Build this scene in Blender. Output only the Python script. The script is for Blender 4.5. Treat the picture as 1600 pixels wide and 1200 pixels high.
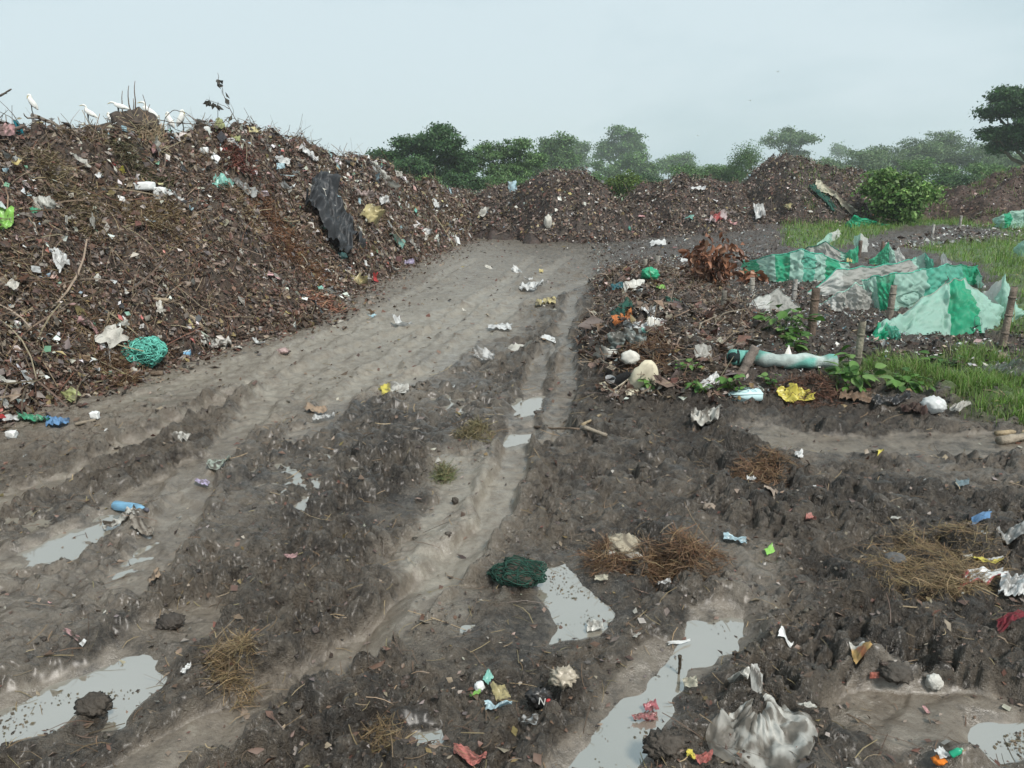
import bpy, math, random
import numpy as np
R = math.radians
random.seed(7); rng = np.random.default_rng(7)
scene = bpy.context.scene
for o in list(bpy.data.objects): bpy.data.objects.remove(o)
col = scene.collection

# ------------------------------------------------------------------ camera, world, sun, exposure
CAM_H, PITCH, LENS = 1.8, R(15.7), 26.0
FPX = 1600 * LENS / 36.0
cd = bpy.data.cameras.new('camera'); cam = bpy.data.objects.new('camera', cd); col.objects.link(cam)
cd.sensor_width = 36; cd.sensor_fit = 'HORIZONTAL'; cd.lens = LENS; cd.clip_start = 0.05; cd.clip_end = 6000
cam.location = (0, 0, CAM_H); cam.rotation_euler = (R(90) - PITCH, 0, 0)
scene.camera = cam
SUN_EL, SUN_ROT = R(52), R(145)
w = bpy.data.worlds.new('World'); scene.world = w; w.use_nodes = True
nt = w.node_tree; nt.nodes.clear()
def N(nt, t, **k):
    n = nt.nodes.new(t)
    for a, v in k.items():
        if a.startswith('i_'):
            n.inputs[a[2:].replace('_', ' ')].default_value = v
        else: setattr(n, a, v)
    return n
def L(nt, a, b): nt.links.new(a, b)
sky = N(nt, 'ShaderNodeTexSky'); sky.sky_type = 'NISHITA'; sky.sun_disc = False
sky.sun_elevation = SUN_EL; sky.sun_rotation = SUN_ROT; sky.dust_density = 4.0; sky.air_density = 1.0
bg1 = N(nt, 'ShaderNodeBackground'); bg1.inputs[1].default_value = 0.05; L(nt, sky.outputs[0], bg1.inputs[0])
tc = N(nt, 'ShaderNodeTexCoord'); mp = N(nt, 'ShaderNodeMapping'); mp.inputs['Scale'].default_value = (1, 1, 2.6)
mp.inputs['Location'].default_value = (0.35, 0.0, 0.2)
L(nt, tc.outputs['Generated'], mp.inputs[0])
nz = N(nt, 'ShaderNodeTexNoise'); nz.inputs['Scale'].default_value = 1.3; nz.inputs['Detail'].default_value = 5; nz.inputs['Roughness'].default_value = 0.5
nz.inputs['Distortion'].default_value = 0.3
L(nt, mp.outputs[0], nz.inputs['Vector'])
cr = N(nt, 'ShaderNodeValToRGB'); e = cr.color_ramp.elements
e[0].position = 0.38; e[0].color = (0.44, 0.575, 0.625, 1); e[1].position = 0.60; e[1].color = (0.64, 0.75, 0.795, 1)
L(nt, nz.outputs['Fac'], cr.inputs[0])
bg2 = N(nt, 'ShaderNodeBackground'); bg2.inputs[1].default_value = 0.42; L(nt, cr.outputs[0], bg2.inputs[0])
mx = N(nt, 'ShaderNodeMixShader'); mx.inputs[0].default_value = 0.93
L(nt, bg1.outputs[0], mx.inputs[1]); L(nt, bg2.outputs[0], mx.inputs[2])
wo = N(nt, 'ShaderNodeOutputWorld'); L(nt, mx.outputs[0], wo.inputs[0])
sd = bpy.data.lights.new('sun', 'SUN'); sd.energy = 1.5; sd.angle = R(12); sd.color = (1.0, 0.96, 0.9)
sun = bpy.data.objects.new('sun', sd); col.objects.link(sun)
sun.rotation_euler = (R(38), 0, R(35))
vs = scene.view_settings; vs.view_transform = 'Standard'; vs.look = 'None'; vs.gamma = 1; vs.use_curve_mapping = False
vs.exposure = 1.4
scene.cycles.volume_bounces = 4

# ------------------------------------------------------------------ numpy noise
def _h(ix, iy, s):
    n = (ix.astype(np.int64) * 374761393 + iy.astype(np.int64) * 668265263 + s * 974634777) & 0xffffffff
    n = ((n ^ (n >> 13)) * 1274126177) & 0xffffffff
    return ((n ^ (n >> 16)) & 0xffffff) / float(0x1000000)
def perlin(x, y, s=0):
    x = np.asarray(x, float); y = np.asarray(y, float)
    ix = np.floor(x); iy = np.floor(y); fx = x - ix; fy = y - iy
    ux = fx * fx * fx * (fx * (fx * 6 - 15) + 10); uy = fy * fy * fy * (fy * (fy * 6 - 15) + 10)
    def g(a, b):
        t = _h(ix + a, iy + b, s) * 6.28318
        return np.cos(t) * (fx - a) + np.sin(t) * (fy - b)
    a = g(0, 0); b = g(1, 0); c = g(0, 1); d = g(1, 1)
    return (a + (b - a) * ux + (c - a) * uy + (a - b - c + d) * ux * uy) * 1.5
def fbm(x, y, o=3, s=0, gain=0.5):
    r = 0; a = 1.0
    for i in range(o):
        r = r + a * perlin(x * 2 ** i, y * 2 ** i, s + i * 17); a *= gain
    return r
def worley(x, y, s=0):
    x = np.asarray(x, float); y = np.asarray(y, float)
    ix = np.floor(x); iy = np.floor(y); f1 = np.full(x.shape, 9.0); f2 = f1.copy(); idv = np.zeros(x.shape)
    for a in (-1, 0, 1):
        for b in (-1, 0, 1):
            hx = _h(ix + a, iy + b, s); hy = _h(ix + a, iy + b, s + 91)
            d = (ix + a + hx - x) ** 2 + (iy + b + hy - y) ** 2
            m = d < f1
            f2 = np.where(m, f1, np.minimum(f2, d)); idv = np.where(m, _h(ix + a, iy + b, s + 7), idv); f1 = np.where(m, d, f1)
    return np.sqrt(f1), np.sqrt(f2), idv
def sstep(a, b, x):
    t = np.clip((x - a) / (b - a), 0, 1); return t * t * (3 - 2 * t)

# ------------------------------------------------------------------ where things stand: photo rays met with the terrain
CP, SP = math.cos(PITCH), math.sin(PITCH)
def ray(px, py):
    a = (px - 800) / FPX; b = -(py - 600) / FPX
    return np.array([a, CP + b * SP, -SP + b * CP])
def g0(px, py, z=0.0):
    d = ray(px, py); t = (z - CAM_H) / d[2]; return np.array([d[0] * t, d[1] * t])
def atY(px, py, Y):
    d = ray(px, py); t = Y / d[1]; return np.array([d[0] * t, Y, CAM_H + d[2] * t])
def poly_dist(x, y, P):
    best = np.full(x.shape, 1e9); arc = np.zeros(x.shape); acc = 0.0
    for (ax, ay), (bx, by) in zip(P[:-1], P[1:]):
        dx, dy = bx - ax, by - ay; l2 = dx * dx + dy * dy; l = math.sqrt(l2)
        t = np.clip(((x - ax) * dx + (y - ay) * dy) / l2, 0, 1)
        d = np.hypot(x - ax - t * dx, y - ay - t * dy); m = d < best
        best = np.where(m, d, best); arc = np.where(m, acc + t * l, arc); acc += l
    return best, arc
def poly_sd(x, y, P):
    n = len(P); ins = np.zeros(x.shape, bool)
    for i in range(n):
        ax, ay = P[i]; bx, by = P[(i + 1) % n]
        c = ((ay > y) != (by > y)) & (x < (bx - ax) * (y - ay) / ((by - ay) if by != ay else 1e-9) + ax); ins ^= c
    d, _ = poly_dist(x, y, list(P) + [P[0]])
    return np.where(ins, -d, d)

# ------------------------------------------------------------------ terrain: mud, ruts, puddles
CTRL = [  # photo place of a patch of ground: churned, pale silt, wet
 (60,720,.6,.42,.3),(150,660,.3,.5,.2),(100,850,.22,.42,.95),(200,920,.35,.4,.85),(40,930,.35,.36,.8),(250,700,.8,.25,.2),(330,650,.55,.35,.2),
 (350,570,.15,.62,.2),(450,600,.15,.66,.15),(500,550,.12,.7,.15),(650,500,.12,.78,.15),(600,580,.15,.72,.15),(750,470,.15,.74,.1),(800,420,.25,.55,.1),
 (700,420,.2,.62,.1),(900,400,.45,.36,.1),(900,480,.55,.3,.2),(870,600,.7,.22,.3),(420,760,.45,.33,1),(480,720,.6,.28,.95),(560,680,.8,.18,.7),
 (650,700,1,.1,.5),(700,630,.5,.28,1),(600,800,.95,.14,.5),(730,770,.06,.8,.3),(660,840,.08,.74,.3),(500,860,.8,.28,.4),(300,870,.5,.36,.6),(300,950,.85,.25,.35),
 (420,950,.9,.22,.3),(150,1060,.8,.25,.4),(600,1100,.9,.22,.3),(450,1150,.9,.22,.3),(900,760,.75,.28,.3),(1000,720,.7,.27,.3),(1050,800,.8,.25,.3),
 (1200,760,.85,.16,.2),(1400,695,.3,.3,.2),(1250,685,.25,.32,.2),(1550,700,.4,.25,.2),(1160,880,.3,.38,.4),(1170,930,.3,.38,.5),(1300,900,1,.13,.2),
 (1450,960,1,.18,.2),(1000,1000,.85,.25,.35),(1450,1110,.25,.34,.6),(1250,1050,.9,.2,.3),(1100,1180,.8,.25,.4),(800,1100,.9,.22,.3),(950,640,.85,.16,.2),
 (1100,660,.9,.08,.2),(1300,650,.8,.1,.2),(1200,560,.8,.1,.1),(1450,580,.8,.12,.1),(980,540,.8,.12,.1),(1450,780,.85,.16,.2),(550,470,.3,.5,.15),(640,430,.3,.5,.1),
 (1000,380,.6,.2,.1),(1200,370,.6,.2,.1),(1450,400,.5,.2,.1),(120,780,.5,.36,.6),(560,950,.7,.3,.3),(330,1150,.5,.33,.4),(1050,900,.75,.26,.35),(820,960,.8,.24,.4)]
CT = [(g0(a, b), c, d, e_) for a, b, c, d, e_ in CTRL]
def mudmap(x, y):
    xs = x + 0.22 * fbm(x * 1.3, y * 1.3, 2, 5) * np.clip(y / 5, .5, 2); ys = y + 0.3 * fbm(x * 1.3, y * 1.3, 2, 9) * np.clip(y / 4, .4, 3)
    W = 0; A = [0, 0, 0]
    for P, a, b, c in CT:
        s = 0.05 * max(P[1], 1.0)
        d2 = ((xs - P[0]) / s) ** 2 + ((ys - P[1]) / (s * 2.4)) ** 2
        ww = 1.0 / (d2 + 0.6) ** 2
        W = W + ww; A[0] = A[0] + ww * a; A[1] = A[1] + ww * b; A[2] = A[2] + ww * c
    return A[0] / W, A[1] / W, A[2] / W
def G(pts): return [tuple(g0(*p)) for p in pts]
RUTS = [  # centre line, half width, depth, berm, tread bars
 (G([(120,1260),(330,1130),(480,1045),(600,965),(690,890),(755,810),(795,745),(812,690),(828,625),(845,570),(858,535)]), .11, .048, .05, .0),
 (G([(215,905),(250,850),(290,790),(345,710),(400,640),(455,590),(540,552),(640,515)]), .13, .022, .030, .006),
 (G([(-60,1160),(60,1105),(180,1045),(250,1000),(300,960)]), .14, .035, .05, .0),
 (G([(-40,800),(110,735),(250,672),(380,615)]), .10, .015, .06, .012),
 (G([(-40,905),(90,850),(200,790),(300,730)]), .13, .02, .03, .006),
 (G([(900,1260),(970,1120),(1050,1030),(1120,970)]), .13, .035, .06, .0),
 (G([(1330,1120),(1400,1108),(1500,1110),(1640,1130)]), .13, .04, .06, .0),
 (G([(1180,678),(1300,690),(1450,690),(1650,705)]), .22, .012, .02, .0),
 (G([(560,520),(700,490),(850,462),(960,430)]), .20, .014, .02, .008),
 (G([(470,690),(540,620),(620,560),(700,505),(790,440),(835,400)]), .11, .018, .03, .007),
 (G([(330,640),(430,575),(540,515),(650,455),(740,405)]), .11, .016, .03, .007),
 (G([(640,600),(720,545),(790,490),(850,430),(890,400)]), .12, .016, .03, .007),
 (G([(150,640),(300,590),(450,545),(600,500)]), .12, .012, .025, .007),
 (G([(860,700),(880,640),(885,580),(880,520),(900,460)]), .10, .025, .04, .007)]
PUD = [  # outline, level
 (G([(-40,1150),(-40,1115),(60,1075),(150,1035),(190,1016),(252,1018),(246,1050),(225,1085),(190,1130),(140,1142),(180,1085),(120,1110),(80,1135),(20,1146)]), -.030),
 (G([(835,876),(885,872),(905,900),(935,915),(952,950),(935,985),(880,998),(800,1012),(800,975),(822,945),(850,920)]), -.024),
 (G([(1075,960),(1120,952),(1165,955),(1168,985),(1120,1010),(1085,1050),(1050,1090),(1030,1130),(1000,1180),(960,1240),(860,1240),(905,1170),(950,1100),(1000,1060),(1040,1010)]), -.035),
 (G([(1540,1132),(1620,1112),(1660,1150),(1650,1185),(1560,1180),(1535,1160)]), -.04),
 (G([(1385,1188),(1430,1180),(1450,1215),(1370,1230)]), -.05),
 (G([(785,672),(832,665),(834,686),(786,692)]), -.045),
 (G([(808,618),(850,612),(846,642),(803,650)]), -.042),
 (G([(722,972),(752,965),(752,978),(720,984)]), -.012),
 (G([(640,1138),(692,1130),(690,1150),(645,1152)]), -.02)]
BANK = G([(940,395),(905,480),(905,560),(925,630),(1000,650),(1130,652),(1300,662),(1500,672),(1700,700),(2400,700),(2400,330),(1500,300),(1150,345)])
FILMS = [G(p) for p in ([(-60,800),(80,775),(240,800),(260,850),(230,930),(60,985),(-60,990)], [(370,720),(450,685),(560,690),(600,740),(520,800),(400,800)], [(640,610),(700,595),(800,600),(795,640),(700,665)])]
FILMLV = []
def ground_h(x, y, detail=True):
    x = np.asarray(x, float); y = np.asarray(y, float)
    far = sstep(45, 25, y)
    rough, tone, wet = mudmap(x, y) if detail else (np.zeros(x.shape) + .5,) * 3
    z = 0.035 * fbm(x * .5, y * .5, 2, 3) * far
    bsd = poly_sd(x, y, BANK)
    onb = sstep(0.15, -0.7, bsd + 0.18 * fbm(x * 1.5, y * 1.5, 2, 31))
    z = z + onb * (0.13 + 0.05 * fbm(x * .8, y * .8, 2, 41))
    for cx, cy, hh, rx, ry in ((1000,560,.34,.5,.9),(1010,470,.36,.65,1.5),(1090,600,.12,.9,.4),(1110,540,.15,1.0,.9),(1235,560,.1,.8,.5)):
        p = g0(cx, cy); z = z + hh * np.exp(-((x - p[0]) / rx) ** 2 - ((y - p[1]) / ry) ** 2)
    sm = np.zeros(x.shape)
    for P, hw, dep, berm, tread in RUTS:
        P_ = np.array(P); sel = (x > P_[:, 0].min() - 1) & (x < P_[:, 0].max() + 1) & (y > P_[:, 1].min() - 1) & (y < P_[:, 1].max() + 1)
        if not sel.any(): continue
        xs, ys = x[sel], y[sel]
        d, arc = poly_dist(xs + .06 * fbm(xs * 2.5, ys * 2.5, 3, 61), ys + .06 * fbm(xs * 2.5, ys * 2.5, 3, 62), P)
        q = d / hw; f = 1.0
        bm = berm * (0.55 + 0.9 * np.abs(perlin(xs * 4, ys * 4, 71)) + .5 * perlin(xs * 1.1, ys * 1.1, 72))
        dz = -dep * sstep(1.15, .75, q) + bm * np.exp(-((q - 1.45) / .35) ** 2)
        if tread: dz = dz + tread * np.sin(arc * 38 + 3 * (d / hw)) * sstep(1.3, .8, q)
        z[sel] += dz * f; sm[sel] = np.maximum(sm[sel], sstep(1.15, .85, q))
    bermk = np.clip(z / .03, 0, 1) * 0; rough = np.clip(rough * 1.05 + .08 - .8 * sm * (.75 + .5 * fbm(x * 3, y * 3, 2, 77)), .04, 1) * far
    rough = .25 * rough + .75 * sstep(.12, .75, rough)
    if detail:
        wx = x + .05 * perlin(x * 4, y * 4, 81); wy = y + .05 * perlin(x * 4, y * 4, 82)
        f1, f2, idv = worley(wx * 6.5, wy * 6.5, 11)
        def dome_(f, q): return np.clip(1 - (f / q) ** 2, 0, 1) ** .75
        cl = dome_(f1, .55) * np.clip(idv * 2.6 - 1.5, 0, 1) * .085
        f1, f2, idv = worley(wx * 13, wy * 13, 13)
        cl = cl + dome_(f1, .58) * np.clip(idv * 2.0 - .8, 0, 1) * .050 * sstep(18, 8, y)
        f1, f2, idv = worley(x * 30, y * 30, 17)
        cl = cl + dome_(f1, .6) * np.clip(idv * 1.6 - .4, 0, 1) * .022 * sstep(8, 4, y)
        cl = cl + (.6 - np.abs(fbm(wx * 2.0, wy * 2.0, 2, 23))) * .06
        cl = cl + np.abs(perlin(wx * 5.5, wy * 5.5, 25)) * .095 + np.abs(perlin(wx * 12, wy * 12, 26)) * .068 * sstep(20, 9, y) + np.abs(perlin(x * 30, y * 30, 27)) * .034 * sstep(8, 4, y)
        cl = cl + .006 * perlin(x * 80, y * 80, 37) * sstep(5, 2.5, y) - .075
        cl = np.where(cl > 0, .075 * np.tanh(cl / .075), cl)
        patch = .60 + .75 * sstep(-.25, .40, fbm(x * 1.7, y * 1.7, 3, 47))
        z = z + rough ** 1.2 * patch * cl * 1.15 + (1 - rough) * (.010 * fbm(x * 5, y * 5, 3, 43) + .006 * np.abs(perlin(x * 14, y * 14, 45)) + .0025 * perlin(x * 40, y * 40, 44) * sstep(6, 3, y)) * far
    rim = np.zeros(x.shape)
    if detail:
        for i, P in enumerate(FILMS):
            P_ = np.array(P); sel = (x > P_[:, 0].min() - .6) & (x < P_[:, 0].max() + .6) & (y > P_[:, 1].min() - .6) & (y < P_[:, 1].max() + .6)
            if not sel.any(): continue
            s = poly_sd(x[sel], y[sel], P) + .12 * fbm(x[sel] * 2.5, y[sel] * 2.5, 2, 55); zz = z[sel] - .022 * sstep(.05, -.35, s)
            if i < len(FILMLV): zz = np.maximum(zz, np.where(s > -.02, FILMLV[i] + .006 - .3 * np.maximum(s - .3, 0), -9))
            z[sel] = zz
    for P, lv in PUD:
        P_ = np.array(P); sel = (x > P_[:, 0].min() - .6) & (x < P_[:, 0].max() + .6) & (y > P_[:, 1].min() - .6) & (y < P_[:, 1].max() + .6)
        if not sel.any(): continue
        xs, ys = x[sel], y[sel]
        s = poly_sd(xs, ys, P) + .05 * fbm(xs * 4, ys * 4, 2, 51) + .006 * perlin(xs * 18, ys * 18, 52)
        zz = z[sel]; wgt = sstep(.22, .0, s)
        tgt = lv + np.clip(s * .45, -.05, .07) + np.where(s > 0, .35, .18) * (zz - lv) * sstep(-.3, .1, s) * .5
        zz = zz * (1 - wgt) + tgt * wgt
        zz = np.where(s > .03, np.maximum(zz, lv + .008 - .4 * np.maximum(s - .25, 0)), zz)
        z[sel] = zz; rim[sel] = np.maximum(rim[sel], sstep(.12, -.02, s))
    return z, rough, np.clip(tone + .2 * sm * (1 - tone), 0, 1), np.clip(np.maximum(wet, rim), 0, 1), onb, sm

for P in FILMS:
    P_ = np.array(P); gx, gy = np.meshgrid(np.linspace(P_[:, 0].min(), P_[:, 0].max(), 50), np.linspace(P_[:, 1].min(), P_[:, 1].max(), 50)); gx, gy = gx.ravel(), gy.ravel(); ins = poly_sd(gx, gy, P) < -.12
    FILMLV_ = float(np.quantile(ground_h(gx[ins], gy[ins])[0], .26)); FILMLV.append(FILMLV_)

# ------------------------------------------------------------------ waste heaps
def sortY(v): return v[np.argsort(v[:, 1])]
TOE = sortY(np.array([g0(*p) for p in [(-300,760),(-120,705),(0,655),(130,612),(250,575),(340,545),(480,507),(560,447),(640,412),(700,388),(735,374)]]))
CR = np.array([atY(*p) for p in [(-420,200,4.0),(-300,200,6.0),(-150,200,8.2),(0,207,9.6),(120,214,10.4),(215,204,11.2),(300,212,12.0),(410,213,13.4),(455,236,14.6),(500,240,15.6),(540,240,16.6),(580,252,18),(625,282,20),(680,300,22),(740,318,24.5)]])
def ridge_h(x, y):
    y = np.asarray(y, float)
    xc = np.interp(y, CR[:, 1], CR[:, 0]); zc = np.interp(y, CR[:, 1], CR[:, 2]); xt = np.interp(y, TOE[:, 1], TOE[:, 0])
    s = (x - xc) / (xt - xc)
    p = np.where(s > 0, 1 - np.abs(s) ** 1.3, 1 - .12 * s * s)
    z = zc * p
    end = sstep(26.5, 24.0, y); z = z * end - .4 * (1 - end)
    amp = sstep(1.15, .75, s)
    z = z + amp * (.26 * fbm(x * .7 + 3, y * .7, 2, 101) - .05) * np.where(s > .15, 1, .35)
    return z, s
HEAPS = []  # cx, cy, h, rx, ry, power, seed
for px, py, Y, rx, ry, pw, sdv in [(690,297,25.5,2.6,2.4,1.6,1),(800,293,25.5,2.3,2.8,1.7,2),(888,266,24.3,2.6,3.1,1.5,3),(1062,277,25.6,2.5,3.0,1.5,4),(1243,246,30.5,3.4,3.6,1.45,5),(1330,268,32,2.6,3.0,1.5,6),(1690,246,31,7.2,4.6,1.35,7),(1115,289,30.5,2.6,2.2,1.7,8)]:
    p = atY(px, py, Y); HEAPS.append((p[0], p[1], p[2], rx, ry, pw, sdv))
def bump_h(x, y, c):
    cx, cy, hh, rx, ry, pw, sdv = c
    dx = (x - cx) / rx + .16 * fbm(x * .6, y * .6, 2, 200 + sdv); dy = (y - cy) / ry + .16 * fbm(x * .6, y * .6, 2, 230 + sdv)
    r = np.sqrt(dx * dx + dy * dy)
    z = hh * (1 - r ** pw) / (1 + .0 * r)
    return np.maximum(z, -.5) + .12 * fbm(x * 1.3, y * 1.3, 2, 260 + sdv) * sstep(1.1, .8, r)
def lump(x, y, k=1.0):
    f1, f2, idv = worley(x * 1.4 + .3 * perlin(x * 1.5, y * 1.5, 321), y * 1.4 + .3 * perlin(x * 1.5, y * 1.5, 322), 323)
    z = np.clip(.85 - f1, 0, 1) * (idv - .4) * .55 + .10 * fbm(x * 1.6, y * 1.6, 2, 325)
    f1, f2, idv = worley(x * 4.5 + .2 * perlin(x * 3, y * 3, 301), y * 4.5, 303)
    z = z + np.clip(.8 - f1, 0, 1) * (idv - .3) * .26 + .07 * fbm(x * 3, y * 3, 3, 307, .6)
    f1, f2, idv = worley(x * 12, y * 12, 311)
    return (z + np.clip(.75 - f1, 0, 1) * (idv - .2) * .05 + .016 * perlin(x * 28, y * 28, 313)) * k
def heap_all(x, y):
    z = np.full(np.shape(x), -1.0)
    m = (y > 3.5) & (y < 27) & (x < .5)
    if m.any(): z[m] = np.maximum(z[m], ridge_h(x[m], y[m])[0])
    for c in HEAPS:
        m = (np.abs(x - c[0]) < 1.5 * c[3]) & (np.abs(y - c[1]) < 1.5 * c[4])
        if m.any(): z[m] = np.maximum(z[m], bump_h(x[m], y[m], c))
    return z
def H(x, y, detail=True):
    x = np.atleast_1d(np.asarray(x, float)); y = np.atleast_1d(np.asarray(y, float))
    g = ground_h(x, y, detail)[0]; h = heap_all(x, y)
    if detail: h = h + np.where(h > 0, lump(x, y), 0)
    return np.maximum(g, h)
TS = np.geomspace(1.3, 75, 400)
def hit(px, py, detail=False, dmax=70):
    d = ray(px, py); n = d / d[1]
    xs = n[0] * TS; zs = CAM_H + n[2] * TS
    below = zs < H(xs, TS, detail)
    if not below.any(): return atY(px, py, dmax)
    i = max(int(np.argmax(below)), 1)
    tt = np.linspace(TS[i - 1], TS[i], 24)
    b2 = (CAM_H + n[2] * tt) < H(n[0] * tt, tt, detail); j = int(np.argmax(b2)); t = tt[j]
    return np.array([n[0] * t, t, CAM_H + n[2] * t])

# ------------------------------------------------------------------ objects and materials
def tag(o, label=None, cat=None, group=None, kind=None):
    if label: o['label'] = label
    if cat: o['category'] = cat
    if group: o['group'] = group
    if kind: o['kind'] = kind
    return o
def empty(name, loc=(0, 0, 0)):
    o = bpy.data.objects.new(name, None); col.objects.link(o); o.location = [float(v) for v in loc]; o.empty_display_size = .1; return o
def mesh(name, V, F, mat=None, colr=None, smooth=False, uv=None, attrs=None):
    V = np.asarray(V, np.float32); F = np.asarray(F, np.int32); m = bpy.data.meshes.new(name)
    k = F.shape[1]; nf = len(F)
    m.vertices.add(len(V)); m.vertices.foreach_set('co', V.ravel())
    m.loops.add(nf * k); m.loops.foreach_set('vertex_index', F.ravel())
    m.polygons.add(nf); m.polygons.foreach_set('loop_start', np.arange(0, nf * k, k, dtype=np.int32))
    m.polygons.foreach_set('loop_total', np.full(nf, k, np.int32))
    if smooth: m.polygons.foreach_set('use_smooth', np.ones(nf, bool))
    if colr is not None:
        c = np.asarray(colr, np.float32)
        if c.ndim == 1: c = np.tile(c, (len(V), 1))
        if c.shape[1] == 3: c = np.hstack([c, np.ones((len(c), 1), np.float32)])
        a = m.color_attributes.new('Col', 'FLOAT_COLOR', 'POINT'); a.data.foreach_set('color', c.ravel().astype(np.float32))
    if attrs:
        for kname, v in attrs.items():
            a = m.attributes.new(kname, 'FLOAT', 'POINT'); a.data.foreach_set('value', np.asarray(v, np.float32))
    if uv is not None:
        ul = m.uv_layers.new(name='UVMap'); ul.data.foreach_set('uv', np.asarray(uv, np.float32)[F.ravel()].ravel())
    m.update(calc_edges=True); m.validate()
    if mat: m.materials.append(mat)
    return m
def obj(name, m, parent=None, loc=None):
    o = bpy.data.objects.new(name, m); col.objects.link(o)
    if parent is not None: o.parent = parent
    if loc is not None: o.location = [float(v) for v in loc]
    return o
def grid_faces(nr, nc):
    i = np.arange(nr - 1)[:, None] * nc + np.arange(nc - 1)[None, :]
    return np.stack([i, i + 1, i + nc + 1, i + nc], -1).reshape(-1, 4)
MATS = {}
def amat(name, rough=.6, spec=.5, transl=0.0, bump=0.0, bscale=60, var=.25, vscale=25, alpha=None, sheen=0, base=None):
    """colour from the mesh's Col attribute, broken up by noise"""
    if name in MATS: return MATS[name]
    m = bpy.data.materials.new(name); m.use_nodes = True; t = m.node_tree; t.nodes.clear()
    out = N(t, 'ShaderNodeOutputMaterial'); b = N(t, 'ShaderNodeBsdfPrincipled')
    tcn = N(t, 'ShaderNodeTexCoord')
    at = N(t, 'ShaderNodeAttribute'); at.attribute_name = 'Col'
    n1 = N(t, 'ShaderNodeTexNoise'); n1.inputs['Scale'].default_value = vscale; n1.inputs['Detail'].default_value = 4
    L(t, tcn.outputs['Object'], n1.inputs['Vector'])
    mr = N(t, 'ShaderNodeMapRange'); mr.inputs['From Min'].default_value = .3; mr.inputs['From Max'].default_value = .7
    mr.inputs['To Min'].default_value = 1 - var; mr.inputs['To Max'].default_value = 1 + var * .6
    L(t, n1.outputs['Fac'], mr.inputs['Value'])
    mm = N(t, 'ShaderNodeVectorMath', operation='MULTIPLY'); L(t, at.outputs['Color'], mm.inputs[0]); L(t, mr.outputs[0], mm.inputs[1])
    L(t, mm.outputs[0], b.inputs['Base Color'])
    b.inputs['Roughness'].default_value = rough; b.inputs['Specular IOR Level'].default_value = spec
    if bump:
        n2 = N(t, 'ShaderNodeTexNoise'); n2.inputs['Scale'].default_value = bscale; n2.inputs['Detail'].default_value = 5
        L(t, tcn.outputs['Object'], n2.inputs['Vector'])
        bp = N(t, 'ShaderNodeBump'); bp.inputs['Strength'].default_value = bump; bp.inputs['Distance'].default_value = .02
        L(t, n2.outputs['Fac'], bp.inputs['Height']); L(t, bp.outputs[0], b.inputs['Normal'])
    sh = b.outputs[0]
    if transl:
        tr = N(t, 'ShaderNodeBsdfTranslucent'); L(t, mm.outputs[0], tr.inputs['Color'])
        mxx = N(t, 'ShaderNodeMixShader'); mxx.inputs[0].default_value = transl; L(t, sh, mxx.inputs[1]); L(t, tr.outputs[0], mxx.inputs[2]); sh = mxx.outputs[0]
    if alpha is not None:
        tp = N(t, 'ShaderNodeBsdfTransparent'); mxx = N(t, 'ShaderNodeMixShader'); mxx.inputs[0].default_value = alpha
        L(t, tp.outputs[0], mxx.inputs[1]); L(t, sh, mxx.inputs[2]); sh = mxx.outputs[0]
    L(t, sh, out.inputs[0]); MATS[name] = m; return m

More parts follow.
